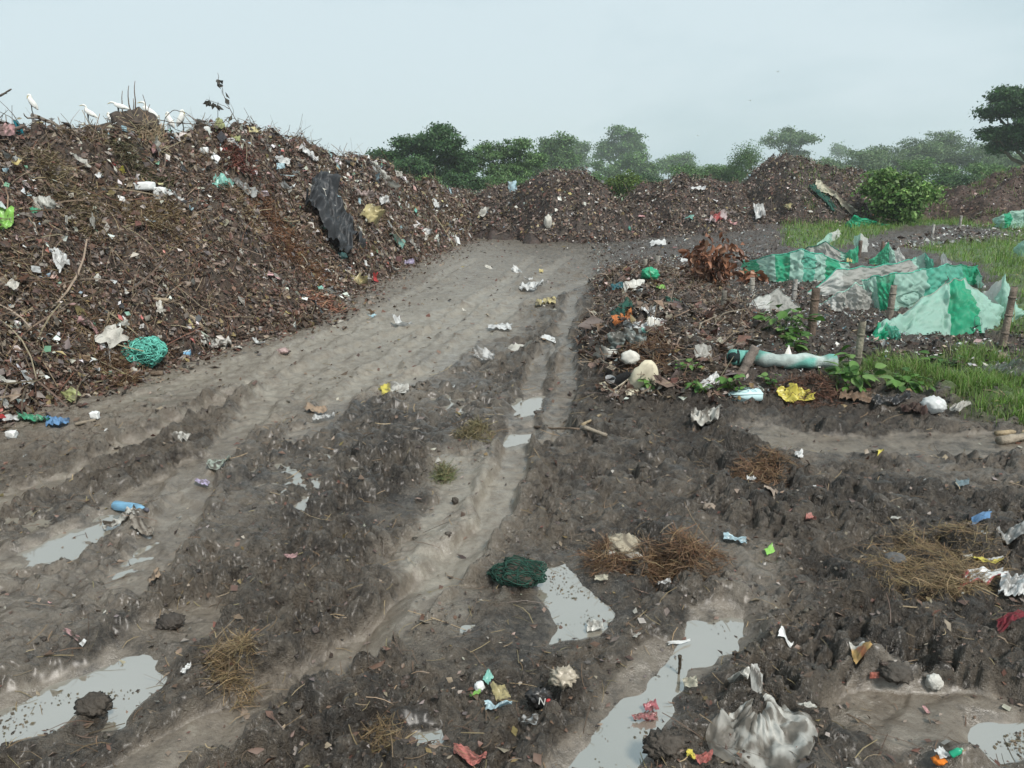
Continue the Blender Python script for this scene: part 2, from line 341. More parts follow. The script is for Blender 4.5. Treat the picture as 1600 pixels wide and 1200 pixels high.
def mud_material():
    m = bpy.data.materials.new('mud'); m.use_nodes = True; t = m.node_tree; t.nodes.clear()
    out = N(t, 'ShaderNodeOutputMaterial'); b = N(t, 'ShaderNodeBsdfPrincipled'); tcn = N(t, 'ShaderNodeTexCoord'); P = tcn.outputs['Object']
    def attr(n): a = N(t, 'ShaderNodeAttribute'); a.attribute_name = n; return a.outputs['Fac']
    def noise(sc, det=5, ro=.6): n = N(t, 'ShaderNodeTexNoise'); n.inputs['Scale'].default_value = sc; n.inputs['Detail'].default_value = det; n.inputs['Roughness'].default_value = ro; L(t, P, n.inputs['Vector']); return n.outputs['Fac']
    def math_(op, a, b_=None, clamp=False):
        n = N(t, 'ShaderNodeMath', operation=op); n.use_clamp = clamp
        for i, v in enumerate((a, b_)):
            if v is None: continue
            if isinstance(v, (int, float)): n.inputs[i].default_value = v
            else: L(t, v, n.inputs[i])
        return n.outputs[0]
    def mixc(f, a, b_):
        n = N(t, 'ShaderNodeMix', data_type='RGBA')
        if isinstance(f, (int, float)): n.inputs[0].default_value = f
        else: L(t, f, n.inputs[0])
        for i, v in ((6, a), (7, b_)):
            if isinstance(v, tuple): n.inputs[i].default_value = (*v, 1)
            else: L(t, v, n.inputs[i])
        return n.outputs[2]
    def ramp(v, a, b_):
        n = N(t, 'ShaderNodeMapRange'); n.interpolation_type = 'SMOOTHSTEP'; n.inputs['From Min'].default_value = a; n.inputs['From Max'].default_value = b_; L(t, v, n.inputs['Value']); return n.outputs[0]
    tone, wet, rough, bank = attr('tone'), attr('wet'), attr('rough'), attr('bank')
    nA, nB, nC, nD = noise(2.2), noise(11), noise(45, 6, .7), noise(160, 4, .7)
    tn = math_('ADD', tone, math_('MULTIPLY', math_('SUBTRACT', nB, .5), 1.1))
    tn = math_('ADD', tn, math_('MULTIPLY', math_('SUBTRACT', nC, .5), .75), True)
    tn = math_('ADD', tn, math_('MULTIPLY', math_('SUBTRACT', nA, .5), .7), True)
    c = mixc(ramp(tn, .02, .5), (.040, .032, .025), (.155, .129, .101))
    c = mixc(ramp(tn, .42, .95), c, (.262, .235, .192))
    c = mixc(math_('MULTIPLY', ramp(nA, .45, .7), .35), c, (.105, .080, .055))        # brown organic smears
    c = mixc(math_('MULTIPLY', ramp(nD, .54, .72), .55), c, (.045, .036, .029))          # dark specks
    c = mixc(math_('MULTIPLY', bank, .75), c, mixc(ramp(nC, .35, .7), (.040, .028, .022), (.11, .085, .068)))
    grass = attr('grass')
    c = mixc(math_('MULTIPLY', grass, .92), c, mixc(ramp(nB, .3, .7), (.060, .105, .026), (.12, .19, .045)))
    L(t, c, b.inputs['Base Color'])
    wn = math_('ADD', math_('ADD', wet, .12), math_('MULTIPLY', math_('SUBTRACT', noise(7), .5), 1.1))
    wn = math_('ADD', wn, math_('MULTIPLY', math_('SUBTRACT', nC, .5), .5))
    rg = N(t, 'ShaderNodeMapRange'); rg.interpolation_type = 'SMOOTHSTEP'; rg.inputs['From Min'].default_value = -.05; rg.inputs['From Max'].default_value = .75
    rg.inputs['To Min'].default_value = .52; rg.inputs['To Max'].default_value = .22; L(t, wn, rg.inputs['Value']); L(t, rg.outputs[0], b.inputs['Roughness'])
    b.inputs['Specular IOR Level'].default_value = .6
    h = math_('ADD', math_('MULTIPLY', nC, .6), math_('MULTIPLY', nD, .25)); h = math_('ADD', h, math_('MULTIPLY', noise(20), 1.1))
    bp = N(t, 'ShaderNodeBump'); bp.inputs['Distance'].default_value = .045
    L(t, math_('ADD', math_('MULTIPLY', rough, .65), .35), bp.inputs['Strength']); L(t, h, bp.inputs['Height']); L(t, bp.outputs[0], b.inputs['Normal'])
    L(t, math_('MULTIPLY', ramp(wn, .15, .8), .6), b.inputs['Coat Weight']); b.inputs['Coat Roughness'].default_value = .32; b.inputs['Coat IOR'].default_value = 1.4
    L(t, b.outputs[0], out.inputs[0]); return m
MUD = mud_material()

# ------------------------------------------------------------------ ground sheet
rows = np.concatenate([np.linspace(-4, 1.15, 14)[:-1], np.geomspace(1.15, 1.6, 24)[:-1], np.geomspace(1.6, 7, 540)[:-1], np.geomspace(7, 34, 200), np.geomspace(34, 420, 30)[1:]])
NC = 660
u = np.linspace(-1, 1, NC); hw_ = 0.72 * np.maximum(rows, 1.15) + .45 + .06 * np.maximum(rows - 40, 0)
X = np.clip(u / .94, -1, 1)[None, :] * hw_[:, None] + (np.sign(u) * np.maximum(np.abs(u) - .94, 0) / .06)[None, :] * (1.8 + .12 * np.maximum(rows, 0))[:, None]   # coarser outside the view
Yg = np.repeat(rows[:, None], NC, 1)
gz, gr, gt, gw, gb, gs = ground_h(X.ravel(), Yg.ravel())
hz = heap_all(X.ravel(), Yg.ravel())
gz = np.where(hz > .12, gz - .1, gz)
xx, yy = X.ravel(), Yg.ravel()
GRASS = [G([(1230,345),(1600,330),(1900,330),(1900,395),(1600,372),(1480,356),(1400,362),(1290,400),(1230,392)]),
         G([(1430,398),(1600,378),(1900,380),(1900,560),(1590,545),(1440,530),(1540,500),(1590,470),(1540,430),(1480,410)]),
         G([(1290,600),(1380,592),(1500,592),(1600,580),(1900,590),(1900,700),(1600,672),(1510,648),(1400,618),(1300,615)])]
def grass_mask(x, y):
    m = np.zeros(x.shape)
    for P in GRASS:
        m = np.maximum(m, sstep(.25, -.25, poly_sd(x, y, P) + .25 * fbm(x * 1.2, y * 1.2, 2, 401)))
    return np.maximum(m, sstep(36, 40, y))
gm = grass_mask(xx, yy)
ground = obj('ground', mesh('ground', np.c_[xx, yy, gz], grid_faces(len(rows), NC), MUD, smooth=True, attrs={'tone': gt, 'wet': gw * (1 - gb * .7), 'rough': gr, 'bank': gb, 'grass': gm}))
tag(ground, kind='structure')
def water_mat():
    m = bpy.data.materials.new('puddle_water'); m.use_nodes = True; t = m.node_tree; b = t.nodes['Principled BSDF']
    b.inputs['Base Color'].default_value = (.24, .22, .18, 1); b.inputs['Roughness'].default_value = .02; b.inputs['IOR'].default_value = 2.5
    b.inputs['Specular IOR Level'].default_value = 1.0
    tcn = N(t, 'ShaderNodeTexCoord'); n = N(t, 'ShaderNodeTexNoise'); n.inputs['Scale'].default_value = 9; n.inputs['Detail'].default_value = 2; L(t, tcn.outputs['Object'], n.inputs[0])
    bp = N(t, 'ShaderNodeBump'); bp.inputs['Strength'].default_value = .04; bp.inputs['Distance'].default_value = .01; L(t, n.outputs[0], bp.inputs['Height']); L(t, bp.outputs[0], b.inputs['Normal'])
    return m
WATER = water_mat()
for P, lv in zip(FILMS, FILMLV):   # water lying in the low spots of the soft flats
    P_ = np.array(P); gx, gy = np.meshgrid(np.linspace(P_[:, 0].min() - .1, P_[:, 0].max() + .1, 70), np.linspace(P_[:, 1].min() - .1, P_[:, 1].max() + .1, 70)); gx, gy = gx.ravel(), gy.ravel(); ins = poly_sd(gx, gy, P) < .1
    F = grid_faces(70, 70); F = F[ins[F].all(1)]; us, F2 = np.unique(F, return_inverse=True)
    o = obj('puddle', mesh('puddle', np.c_[gx[us], gy[us], np.full(len(us), lv)], F2.reshape(-1, 4), WATER)); tag(o, kind='structure')
for P, lv in PUD:   # each water sheet reaches a little under the mud around it
    P_ = np.array(P); c = P_.mean(0); x0, y0 = P_.min(0) - .3; x1, y1 = P_.max(0) + .3
    n = 34; gx, gy = np.meshgrid(np.linspace(x0, x1, n), np.linspace(y0, y1, n)); gx, gy = gx.ravel(), gy.ravel()
    keep = poly_sd(gx, gy, P) < .17
    F = grid_faces(n, n); F = F[keep[F].all(1)]
    us, F2 = np.unique(F, return_inverse=True)
    o = obj('puddle', mesh('puddle', np.c_[gx[us], gy[us], np.full(len(us), lv)], F2.reshape(-1, 4), WATER)); tag(o, kind='structure')
# ------------------------------------------------------------------ scatter tools: many small pieces joined into one stuff mesh
def frames(nrm, tilt):
    n = nrm + tilt[:, None] * rng.normal(size=nrm.shape); n /= np.linalg.norm(n, axis=1)[:, None]
    a = rng.normal(size=nrm.shape); a -= (a * n).sum(1)[:, None] * n; a /= np.linalg.norm(a, axis=1)[:, None]
    return a, np.cross(n, a), n
def leaves(P, nrm, size, tilt, colr, asp=.55, fold=.25, lift=.0):
    """folded leaf or shred"""
    k = len(P); a, b, n = frames(nrm, tilt); s = size[:, None]; w_ = (size * asp * rng.uniform(.6, 1.3, k))[:, None]; f = (size * fold * rng.uniform(-1, 1, k))[:, None]
    c = P + n * lift
    V = np.stack([c - a * s * .5, c - a * s * .05 + b * w_ * .55 + n * f, c + a * s * .5 + n * f * rng.uniform(-1, 1, (k, 1)), c - a * s * .0 - b * w_ * .55 + n * f], 1)
    F = np.array([[0, 2, 1], [0, 3, 2]]); F = (np.arange(k)[:, None, None] * 4 + F[None]).reshape(-1, 3)
    return V.reshape(-1, 3), F, np.repeat(colr, 4, 0)
def fibres(P, nrm, length, width, tilt, colr, curl=.5, seg=4):
    """thin flat stalks"""
    k = len(P); a, b, n = frames(nrm, tilt); ts = np.linspace(-.5, .5, seg + 1); tw_ = rng.uniform(-.8, .8, (k, 1)); bb_ = b * np.cos(tw_) + n * np.sin(tw_)
    cx = rng.uniform(-1, 1, (k, 1)) * curl; cy = rng.uniform(-.6, 1, (k, 1)) * curl * .5
    rings = []
    for i, t_ in enumerate(ts):
        c = P + (a * t_ + b * (t_ * t_) * cx + n * (.25 - t_ * t_) * cy) * length[:, None]
        w_ = (width * (1.25 - .6 * abs(t_)))[:, None]
        rings.append(np.stack([c + bb_ * w_, c - bb_ * w_], 1))
    V = np.stack(rings, 1).reshape(-1, 3); m = (seg + 1) * 2; F = []
    for i in range(seg): p = i * 2; F += [[p, p + 1, p + 3], [p, p + 3, p + 2]]
    F = (np.arange(k)[:, None, None] * m + np.array(F)[None]).reshape(-1, 3)
    return V, F, np.repeat(colr, m, 0)
def join(parts):
    Vs, Fs, Cs = [], [], []; o = 0
    for V, F, C in parts: Vs.append(V); Fs.append(F + o); Cs.append(C); o += len(V)
    return np.concatenate(Vs), np.concatenate(Fs), np.concatenate(Cs)
def palette(k, cols, wts=None, jit=.25):
    cols = np.array(cols); wts = None if wts is None else np.array(wts) / np.sum(wts)
    c = cols[rng.choice(len(cols), k, p=wts)]
    return np.clip(c * rng.uniform(1 - jit, 1 + jit, (k, 1)) * rng.uniform(.93, 1.07, (k, 3)), 0, .9)
def surf(fn, x, y, e=.05):
    z = fn(x, y); nx = -(fn(x + e, y) - z) / e; ny = -(fn(x, y + e) - z) / e
    n = np.c_[nx, ny, np.ones(len(x))]; return z, n / np.linalg.norm(n, axis=1)[:, None]
LEAFPAL = [(.05, .036, .029), (.09, .058, .043), (.14, .085, .06), (.19, .135, .10), (.27, .215, .165), (.16, .135, .12), (.36, .325, .28), (.13, .058, .041), (.20, .15, .065)]
LEAFW = [4, 5, 5, 4.5, 3, 4, 1.6, 2.8, 1.4]
BITPAL = [(.72, .72, .70), (.55, .53, .48), (.5, .33, .30), (.30, .42, .48), (.55, .47, .25), (.2, .4, .28), (.6, .2, .16), (.06, .06, .065)]
BITW = [6, 5, 2, 1, 1, .7, .6, 2]
STRAWPAL = [(.16, .11, .06), (.22, .16, .09), (.12, .075, .045), (.30, .23, .13), (.09, .06, .04)]
LEAFM = amat('dead_leaves', .5, .45, .12, 0, var=.25, vscale=40)
TWIGM = amat('twig_bark', .75, .3, 0, .3, 90, .3, 30)
BITM = amat('plastic_bits', .42, .5, .15, 0, var=.15, vscale=20)
def heap_mat():
    m = amat('heap_mulch', .7, .35, 0, .9, 22, .55, 14); return m
HM = heap_mat()

# ------------------------------------------------------------------ the long heap on the left
def ridge_full(x, y): return ridge_h(x, y)[0] + lump(x, y)
sv = np.concatenate([np.linspace(-1.6, 0, 40)[:-1], np.linspace(0, 1.1, 190)]); yv = np.geomspace(3.6, 26.4, 430)
S_, Y_ = np.meshgrid(sv, yv)
xc = np.interp(Y_, CR[:, 1], CR[:, 0]); xt = np.interp(Y_, TOE[:, 1], TOE[:, 0]); X_ = xc + (xt - xc) * S_
x, y = X_.ravel(), Y_.ravel(); z = ridge_full(x, y)
cc = palette(len(x), [(.050, .036, .028), (.062, .043, .032), (.08, .058, .042)], jit=.15)
ridge = obj('waste_heap', mesh('waste_heap', np.c_[x, y, z], grid_faces(len(yv), len(sv)), HM, cc, smooth=True))
tag(ridge, 'long tall heap of rotting leaves, branches and refuse beside the track', 'waste heap')
def near_w(y): return 1.0 / np.maximum(y, 3) ** 1.1
def ridge_pts(k, s0=-.12, s1=1.03):
    yy_ = np.exp(rng.uniform(math.log(4.2), math.log(25.5), k)); s = rng.uniform(s0, s1, k)
    xc = np.interp(yy_, CR[:, 1], CR[:, 0]); xt = np.interp(yy_, TOE[:, 1], TOE[:, 0]); xx_ = xc + (xt - xc) * s
    z, n = surf(ridge_full, xx_, yy_, .03); return np.c_[xx_, yy_, z], n
def patchy(P, sc, seed, lo=-.1, hi=.25): return sstep(lo, hi, fbm(P[:, 0] * sc, P[:, 1] * sc, 2, seed)) > rng.random(len(P))
P, n = ridge_pts(105000); k = len(P); lod = np.clip(P[:, 1] / 9, .75, 2.2)
lv = leaves(P, n, rng.gamma(4, .0115, k) * lod ** .6, np.full(k, .42), palette(k, LEAFPAL, LEAFW, .35), lift=np.minimum(rng.gamma(1.1, .030, (k, 1)), .12))
P, n = ridge_pts(4500); m = patchy(P, .9, 501, -.25, .3); P, n = P[m], n[m]; k = len(P)
big = leaves(P, n, rng.uniform(.08, .16, k), np.full(k, .5), palette(k, [(.13, .09, .07), (.19, .15, .12), (.10, .05, .035), (.25, .21, .17), (.16, .13, .12)], jit=.3), asp=.5, lift=np.minimum(rng.gamma(1.2, .045, (k, 1)), .14))
V, F, C = join([lv, big]); o = obj('leaf_litter', mesh('leaf_litter', V, F, LEAFM, C), ridge); tag(o, kind='stuff')
P, n = ridge_pts(17000); k = len(P)
tw = fibres(P + n * .02, n, rng.gamma(2.2, .11, k), rng.uniform(.0018, .005, k), np.full(k, .35), palette(k, [(.10, .07, .05), (.16, .12, .085), (.07, .048, .035), (.24, .19, .13), (.14, .07, .045)]), .6, 3)
P, n = ridge_pts(30000); m = patchy(P, .8, 511, .05, .3); P, n = P[m], n[m]; k = len(P)
st = fibres(P + n * .03, n, rng.uniform(.12, .38, k), rng.uniform(.001, .0022, k), np.full(k, .45), palette(k, STRAWPAL, jit=.3), .9, 3)
P, n = ridge_pts(480, -.1, 1.0); k = len(P)
lg = fibres(P + n * .05, n, rng.uniform(.35, 1.0, k), rng.uniform(.003, .008, k), np.full(k, .5), palette(k, [(.20, .15, .10), (.13, .095, .07), (.30, .24, .17), (.09, .06, .045)]), .7, 5)
P, n = ridge_pts(260, -.12, .07); k = len(P)
cw = fibres(P + np.array([0, 0, .1]), np.tile([.3, -.5, .2], (k, 1)), rng.uniform(.25, .8, k), rng.uniform(.003, .006, k), np.full(k, .9), palette(k, [(.16, .12, .085), (.10, .075, .055), (.22, .17, .12)]), .5, 4)
V, F, C = join([tw, st, lg, cw]); o = obj('twigs', mesh('twigs', V, F, TWIGM, C), ridge); tag(o, kind='stuff')
P, n = ridge_pts(5200); m = patchy(P, .7, 521, -.3, .35); P, n = P[m], n[m]; k = len(P)
V, F, C = leaves(P, n, rng.gamma(3, .021, k) * np.clip(P[:, 1] / 10, .8, 1.6), np.full(k, .6), palette(k, BITPAL, BITW), asp=.6, fold=.35, lift=.08)
o = obj('litter_specks', mesh('litter_specks', V, F, BITM, C), ridge); tag(o, kind='stuff')

# ------------------------------------------------------------------ round heaps across the end of the track
HLAB = ['low brown heap where the long leafy heap ends', 'low brown heap with pale plastic bag near its crest', 'rounded dark brown heap with white cone sack on its face',
        'dark heap with red and white bag on its face beside the track end', 'tall dark heap with long pale sheet sliding down its side', 'shoulder heap of dry brown stalks behind the tallest far heap',
        'reddish brown heap rising behind the leafy shrub', 'flat dry brown heap behind the row of heaps']
for hi, c in enumerate(HEAPS):
    cx, cy, hh, rx, ry, pw, sdv = c
    def fn(x, y, c=c): return bump_h(x, y, c) + lump(x, y, .8)
    n_ = 96 if rx < 5 else 150
    gx, gy = np.meshgrid(np.linspace(-1.35, 1.35, n_) * rx + cx, np.linspace(-1.35, 1.2, n_) * ry + cy); x, y = gx.ravel(), gy.ravel()
    z = fn(x, y); F = grid_faces(n_, n_); keep = z > -.3; F = F[keep[F].any(1)]; us, F2 = np.unique(F, return_inverse=True)
    dark = [(.040, .030, .026), (.05, .036, .03), (.058, .042, .034)] if sdv != 7 else [(.06, .038, .03), (.075, .045, .034)]
    o = obj('waste_heap', mesh('waste_heap', np.c_[x, y, z][us], F2.reshape(-1, 4), HM, palette(len(us), dark, jit=.2), smooth=True))
    tag(o, HLAB[hi], 'waste heap', 'refuse heaps around the track end')
    k = int(4400 * rx * ry / 3) if rx < 5 else 22000
    def pts(k):
        th = rng.uniform(0, 6.283, k); r = np.sqrt(rng.uniform(0, 1.15, k)); x = cx + np.cos(th) * r * rx; y = cy + np.sin(th) * r * ry
        m = (y < cy + ry * .45); x, y = x[m], y[m]; z, n = surf(fn, x, y, .05); m = z > -.02; return np.c_[x, y, z][m], n[m]
    P, n = pts(k); kk = len(P)
    pal = LEAFPAL if sdv != 7 else [(.10, .055, .042), (.14, .08, .06), (.07, .04, .03), (.2, .14, .10), (.05, .032, .026)]
    a_ = leaves(P, n, rng.gamma(5, .016, kk), np.full(kk, .45), palette(kk, pal, [4, 5, 5, 4, 3, 3, 1, 2.5, 1.5] if sdv != 7 else None, .4), lift=rng.gamma(1.1, .045, (kk, 1)))
    P, n = pts(k // 8); kk = len(P)
    b_ = fibres(P + n * .03, n, rng.gamma(2.5, .14, kk), rng.uniform(.004, .009, kk), np.full(kk, .4), palette(kk, [(.10, .07, .05), (.17, .13, .09), (.06, .045, .035)]), .6, 3)
    V, F, C = join([a_, b_]); q = obj('leaf_litter', mesh('leaf_litter', V, F, LEAFM, C), o); tag(q, kind='stuff')
    P, n = pts(int(k * .025)); kk = len(P)
    if kk:
        V, F, C = leaves(P, n, rng.gamma(3, .025, kk), np.full(kk, .6), palette(kk, BITPAL, BITW), asp=.6, fold=.35, lift=.10)
        q = obj('litter_specks', mesh('litter_specks', V, F, BITM, C), o); tag(q, kind='stuff')

# ------------------------------------------------------------------ tubes and trees
def tube(path, rad, n=8, cap=True, ell=1.0, colr=(.1, .08, .06)):
    path = np.asarray(path, float); k = len(path); rad = np.broadcast_to(np.asarray(rad, float), (k,))
    tg = np.gradient(path, axis=0); tg /= np.linalg.norm(tg, axis=1)[:, None] + 1e-12
    up = np.array([0, 0, 1.0]) if abs(tg[0][2]) < .9 else np.array([1.0, 0, 0]); V = []
    for i in range(k):
        s = np.cross(tg[i], up); s /= np.linalg.norm(s) + 1e-12; uu = np.cross(s, tg[i]); up = uu
        th = np.arange(n) / n * 6.28318
        V.append(path[i] + rad[i] * (np.cos(th)[:, None] * s * ell + np.sin(th)[:, None] * uu))
    V = np.concatenate(V); F = []
    for i in range(k - 1):
        for j in range(n):
            p, q = i * n + j, i * n + (j + 1) % n; F += [[p, q, q + n], [p, q + n, p + n]]
    if cap:
        V = np.vstack([V, path[0], path[-1]]); a, b = len(V) - 2, len(V) - 1
        for j in range(n): F += [[a, (j + 1) % n, j], [b, (k - 1) * n + j, (k - 1) * n + (j + 1) % n]]
    return V, np.array(F), np.tile(np.asarray(colr, float), (len(V), 1))
def bent(a, b, bow=.1, n=6, seed=0):
    r = np.random.default_rng(seed); a = np.asarray(a, float); b = np.asarray(b, float); t_ = np.linspace(0, 1, n)[:, None]
    l = np.linalg.norm(b - a); d = r.normal(size=3) * bow * l; P = a + (b - a) * t_ + d * (t_ * (1 - t_)) * 2; P[1:-1] += r.normal(size=(n - 2, 3)) * bow * l * .12
    return P
FOL = amat('foliage', .55, .35, .3, 0, var=.2, vscale=1.5)
BARK = amat('bark', .85, .2, 0, .6, 12, .35, 3)
def tree(name, label, cat, Y, lobes, base, leafn, leafs, cols, group=None, trunk_r=.18, thick=.8, barkc=(.11, .09, .07), limbs=True, upright=0, gap=.25, asp=.5, seed=1):
    """lobes: photo ellipses of the crown (cx, cy, rx, ry), each given its own depth; base: photo foot of the trunk"""
    r = np.random.default_rng(seed); k_ = Y / FPX
    foot = atY(base[0], base[1], Y); gz_ = 0.0; foot[2] = gz_ - .05
    root = empty(name, foot); tag(root, label, cat, group)
    Ls = []
    for (cx, cy, rx, ry) in lobes:
        c = atY(cx, cy, Y); c[1] += r.uniform(-.55, .55) * rx * k_ * 1.2; a_, b_, h_ = rx * k_ * 1.03, rx * k_ * thick, ry * k_ * 1.05
        Ls.append((c, a_ * .72, b_ * .72, h_ * .72))
        for q in range(4):
            d = r.normal(size=3); d /= np.linalg.norm(d); Ls.append((c + d * np.array([a_, b_, h_]) * .62, a_ * .42, b_ * .42, h_ * .45))
    tw = []
    top = np.mean([l[0] for l in Ls], 0); fork = foot + (top - foot) * np.array([.35, .35, .42])
    tw.append(tube(bent(foot, fork, .08, 6, seed), np.linspace(trunk_r, trunk_r * .7, 6), 8, colr=barkc))
    for i, (c, a, b, h) in enumerate(Ls[::5]):
        e_ = c + np.array([0, 0, -h * .1]); tw.append(tube(bent(fork, e_, .14, 7, seed * 31 + i), np.linspace(trunk_r * .55, trunk_r * .15, 7), 6, colr=barkc))
        for j in range(5):
            d = r.normal(size=3); d /= np.linalg.norm(d); d[2] = abs(d[2]) * .9
            mid = fork + (e_ - fork) * r.uniform(.6, 1)
            tw.append(tube(bent(mid, c + d * np.array([a, b, h]) * .85, .15, 5, seed * 77 + i * 9 + j), np.linspace(trunk_r * .2, trunk_r * .05, 5), 4, colr=barkc))
    V, F, C = join(tw); obj('trunk', mesh('trunk', V - foot, F, BARK, C, smooth=True), root)
    leafn = int(leafn * 1.7); area = np.array([a * h for _, a, _, h in Ls]); cnt = (leafn * area / area.sum()).astype(int); Ps, Ns, Ts = [], [], []
    for (c, a, b, h), nn in zip(Ls, cnt):
        # twig-sized clumps first, then leaves inside each clump
        nc_ = max(14, nn // 55); d = r.normal(size=(nc_, 3)); d /= np.linalg.norm(d, axis=1)[:, None]; d[:, 2] = np.where(d[:, 2] < -.75, -d[:, 2] * .5, d[:, 2])
        rr = r.uniform(.35, 1.06, nc_) ** .6; cen = c + d * rr[:, None] * np.array([a, b, h]) * (1 + .18 * r.normal(size=(nc_, 1)))
        cen = cen[r.random(nc_) > gap * .5]
        idx = r.integers(0, len(cen), nn); Ts.append(r.uniform(.62, 1.45, len(cen))[idx]); cs = np.array([1, 1, .45 + upright]) * leafs * 2.3
        off = r.normal(size=(nn, 3)) * cs * .60
        Ps.append(cen[idx] + off); nn_ = (cen[idx] - c) / np.array([a, b, h]); nn_[:, 2] += .55; Ns.append(nn_ / (np.linalg.norm(nn_, axis=1)[:, None] + 1e-6))
    P = np.concatenate(Ps); n = np.concatenate(Ns); k = len(P); tn_ = np.concatenate(Ts)
    V, F, C = leaves(P, n, leafs * r.uniform(.6, 1.4, k), np.full(k, .6), palette(k, cols, jit=.25) * tn_[:, None], asp=asp, fold=.3)
    obj('crown', mesh('crown', V - foot, F, FOL, C), root)
    return root
DK = [(.028, .07, .024), (.045, .10, .034), (.065, .135, .044)]; MD = [(.07, .14, .045), (.10, .18, .06), (.13, .22, .075)]; YG = [(.11, .17, .03), (.14, .20, .04), (.08, .14, .03)]
FE = [(.08, .14, .055), (.115, .18, .075), (.15, .22, .10)]
tree('spreading_tree', 'broad dark green spreading tree behind the end of the long heap', 'tree', 62, [(688,222,44,18),(650,232,34,17),(612,248,36,12),(700,245,40,20),(655,262,55,22),(720,262,28,22),(605,262,22,14),(690,205,18,8)], (665,300), 15000, .24, DK, trunk_r=.2, seed=3)
tree('bushy_tree', 'open twiggy mid green tree beside the broad dark tree', 'tree', 66, [(765,240,26,17),(800,238,26,20),(820,225,14,14),(785,265,50,22),(830,262,26,24),(745,258,14,18)], (790,300), 9000, .20, MD, gap=.8, trunk_r=.12, seed=5)
tree('round_tree', 'rounded grey green tree beside the open twiggy tree', 'tree', 130, [(862,232,28,20),(880,245,30,24),(850,258,24,24),(875,218,22,9)], (865,295), 6500, .42, MD, trunk_r=.25, seed=7)
tree('round_tree', 'paler hazy tree half hidden behind the rounded grey green tree', 'tree', 250, [(905,235,16,18),(900,252,20,22)], (905,290), 2500, .72, MD, trunk_r=.25, seed=9)
tree('tall_tree', 'tall hazy tree with open crown and bare limbs showing', 'tree', 235, [(968,213,30,16),(950,235,26,12),(985,228,25,14),(945,245,20,10),(965,240,26,14)], (968,290), 5200, .68, MD, gap=1.1, trunk_r=.8, seed=11)
tree('round_tree', 'low rounded tree in front of the tall hazy tree', 'tree', 170, [(990,258,30,20),(1010,270,18,16),(945,268,30,16)], (990,295), 4500, .52, MD, trunk_r=.2, seed=13)
tree('yellow_green_bush', 'bright yellow green bush behind the dip between two heaps', 'bush', 45, [(975,288,27,17),(960,296,18,13),(992,295,17,13)], (975,312), 5500, .13, YG, trunk_r=.05, seed=15)
tree('round_tree', 'small bluish tree standing alone beyond the low shrub row', 'tree', 240, [(1050,254,18,14),(1070,250,18,12),(1040,262,12,10),(1075,262,16,12)], (1058,290), 2600, .66, MD, trunk_r=.25, seed=17)
for i, (cx, cy, rx, ry, lab) in enumerate([(1072,272,22,15,'rounded shrub of the row beyond the dark heaps, under the small bluish tree'),(1110,274,24,13,'low shrub of the row between the small bluish tree and the spiky shrub'),(1140,272,22,15,'dense shrub of the row beyond the dark heaps, beside the spiky shrub')]):
    tree('row_shrub', lab, 'shrub', 85, [(cx, cy, rx, ry), (cx - rx * .5, cy + 6, rx * .7, ry * .8), (cx + rx * .5, cy + 5, rx * .7, ry * .8)], (cx, 295), 2600, .26, MD, 'shrub row beyond the heaps', trunk_r=.06, seed=21 + i)
tree('spiky_shrub', 'spiky upright shrub with thin stems above the shrub row', 'shrub', 82, [(1165,255,18,17),(1178,250,12,16),(1152,258,12,15)], (1165,292), 2300, .24, MD, gap=.6, trunk_r=.06, upright=1.3, asp=.25, seed=25)
tree('umbrella_tree', 'umbrella shaped tree with bare fan of limbs, behind the tallest far heap', 'tree', 200, [(1232,208,28,10),(1215,222,20,8),(1252,220,20,9),(1235,222,26,12),(1240,240,24,9)], (1232,300), 3600, .58, FE, gap=1.1, trunk_r=.6, seed=27)
tree('far_tree', 'tiny pale tree far off beyond the tree belt', 'tree', 380, [(1305,232,8,8),(1315,237,12,8),(1328,240,7,6)], (1312,280), 900, .9, MD, trunk_r=.3, seed=29)
BELT = [(1290,258,30,17,88,'end tree of the feathery belt, next to the umbrella tree'),(1340,250,34,20,92,'second feathery tree of the belt, after its end tree'),(1385,242,36,22,96,'mid height feathery tree of the belt behind the leafy shrub'),(1425,232,36,24,98,'arching feathery tree of the belt, left of its highest crown'),
        (1472,222,38,22,100,'highest arching feathery tree of the belt'),(1520,236,36,22,98,'feathery tree between the highest belt crown and the dark edge tree'),(1565,242,34,20,92,'feathery tree under the big dark layered tree')]
for i, (cx, cy, rx, ry, Y, lab) in enumerate(BELT):
    Y *= 1.55; tree('feathery_tree', lab, 'tree', Y, [(cx, cy, rx, ry * .7), (cx - rx * .4, cy + 12, rx * .8, ry * .8), (cx + rx * .45, cy + 14, rx * .8, ry * .8), (cx, cy + 30, rx * 1.0, ry * .9)], (cx, 300), 4300, .46, FE, 'feathery trees in the belt', trunk_r=.2, asp=.35, gap=.4, seed=31 + i)
for i, (cx, cy, rx, ry, lab) in enumerate([(1455,265,36,15,'low dense shrub in front of the belt, behind the leafy shrub'),(1540,268,40,13,'low dense shrub in front of the belt, behind the reddish heap')]):
    tree('dense_shrub', lab, 'shrub', 70, [(cx, cy, rx, ry), (cx - 18, cy + 6, rx * .6, ry), (cx + 20, cy + 6, rx * .6, ry)], (cx, 295), 2600, .2, MD, trunk_r=.06, seed=51 + i)
tree('layered_tree', 'big dark tree with layered drooping branches at the far right of the belt', 'tree', 55, [(1590,152,42,16),(1565,178,26,9),(1610,175,40,18),(1575,208,40,12),(1610,210,40,18),(1590,228,36,10),(1650,190,40,40),(1552,212,18,6),(1608,190,46,34),(1580,160,34,16)], (1640,300), 18000, .22, DK, trunk_r=.3, seed=57)
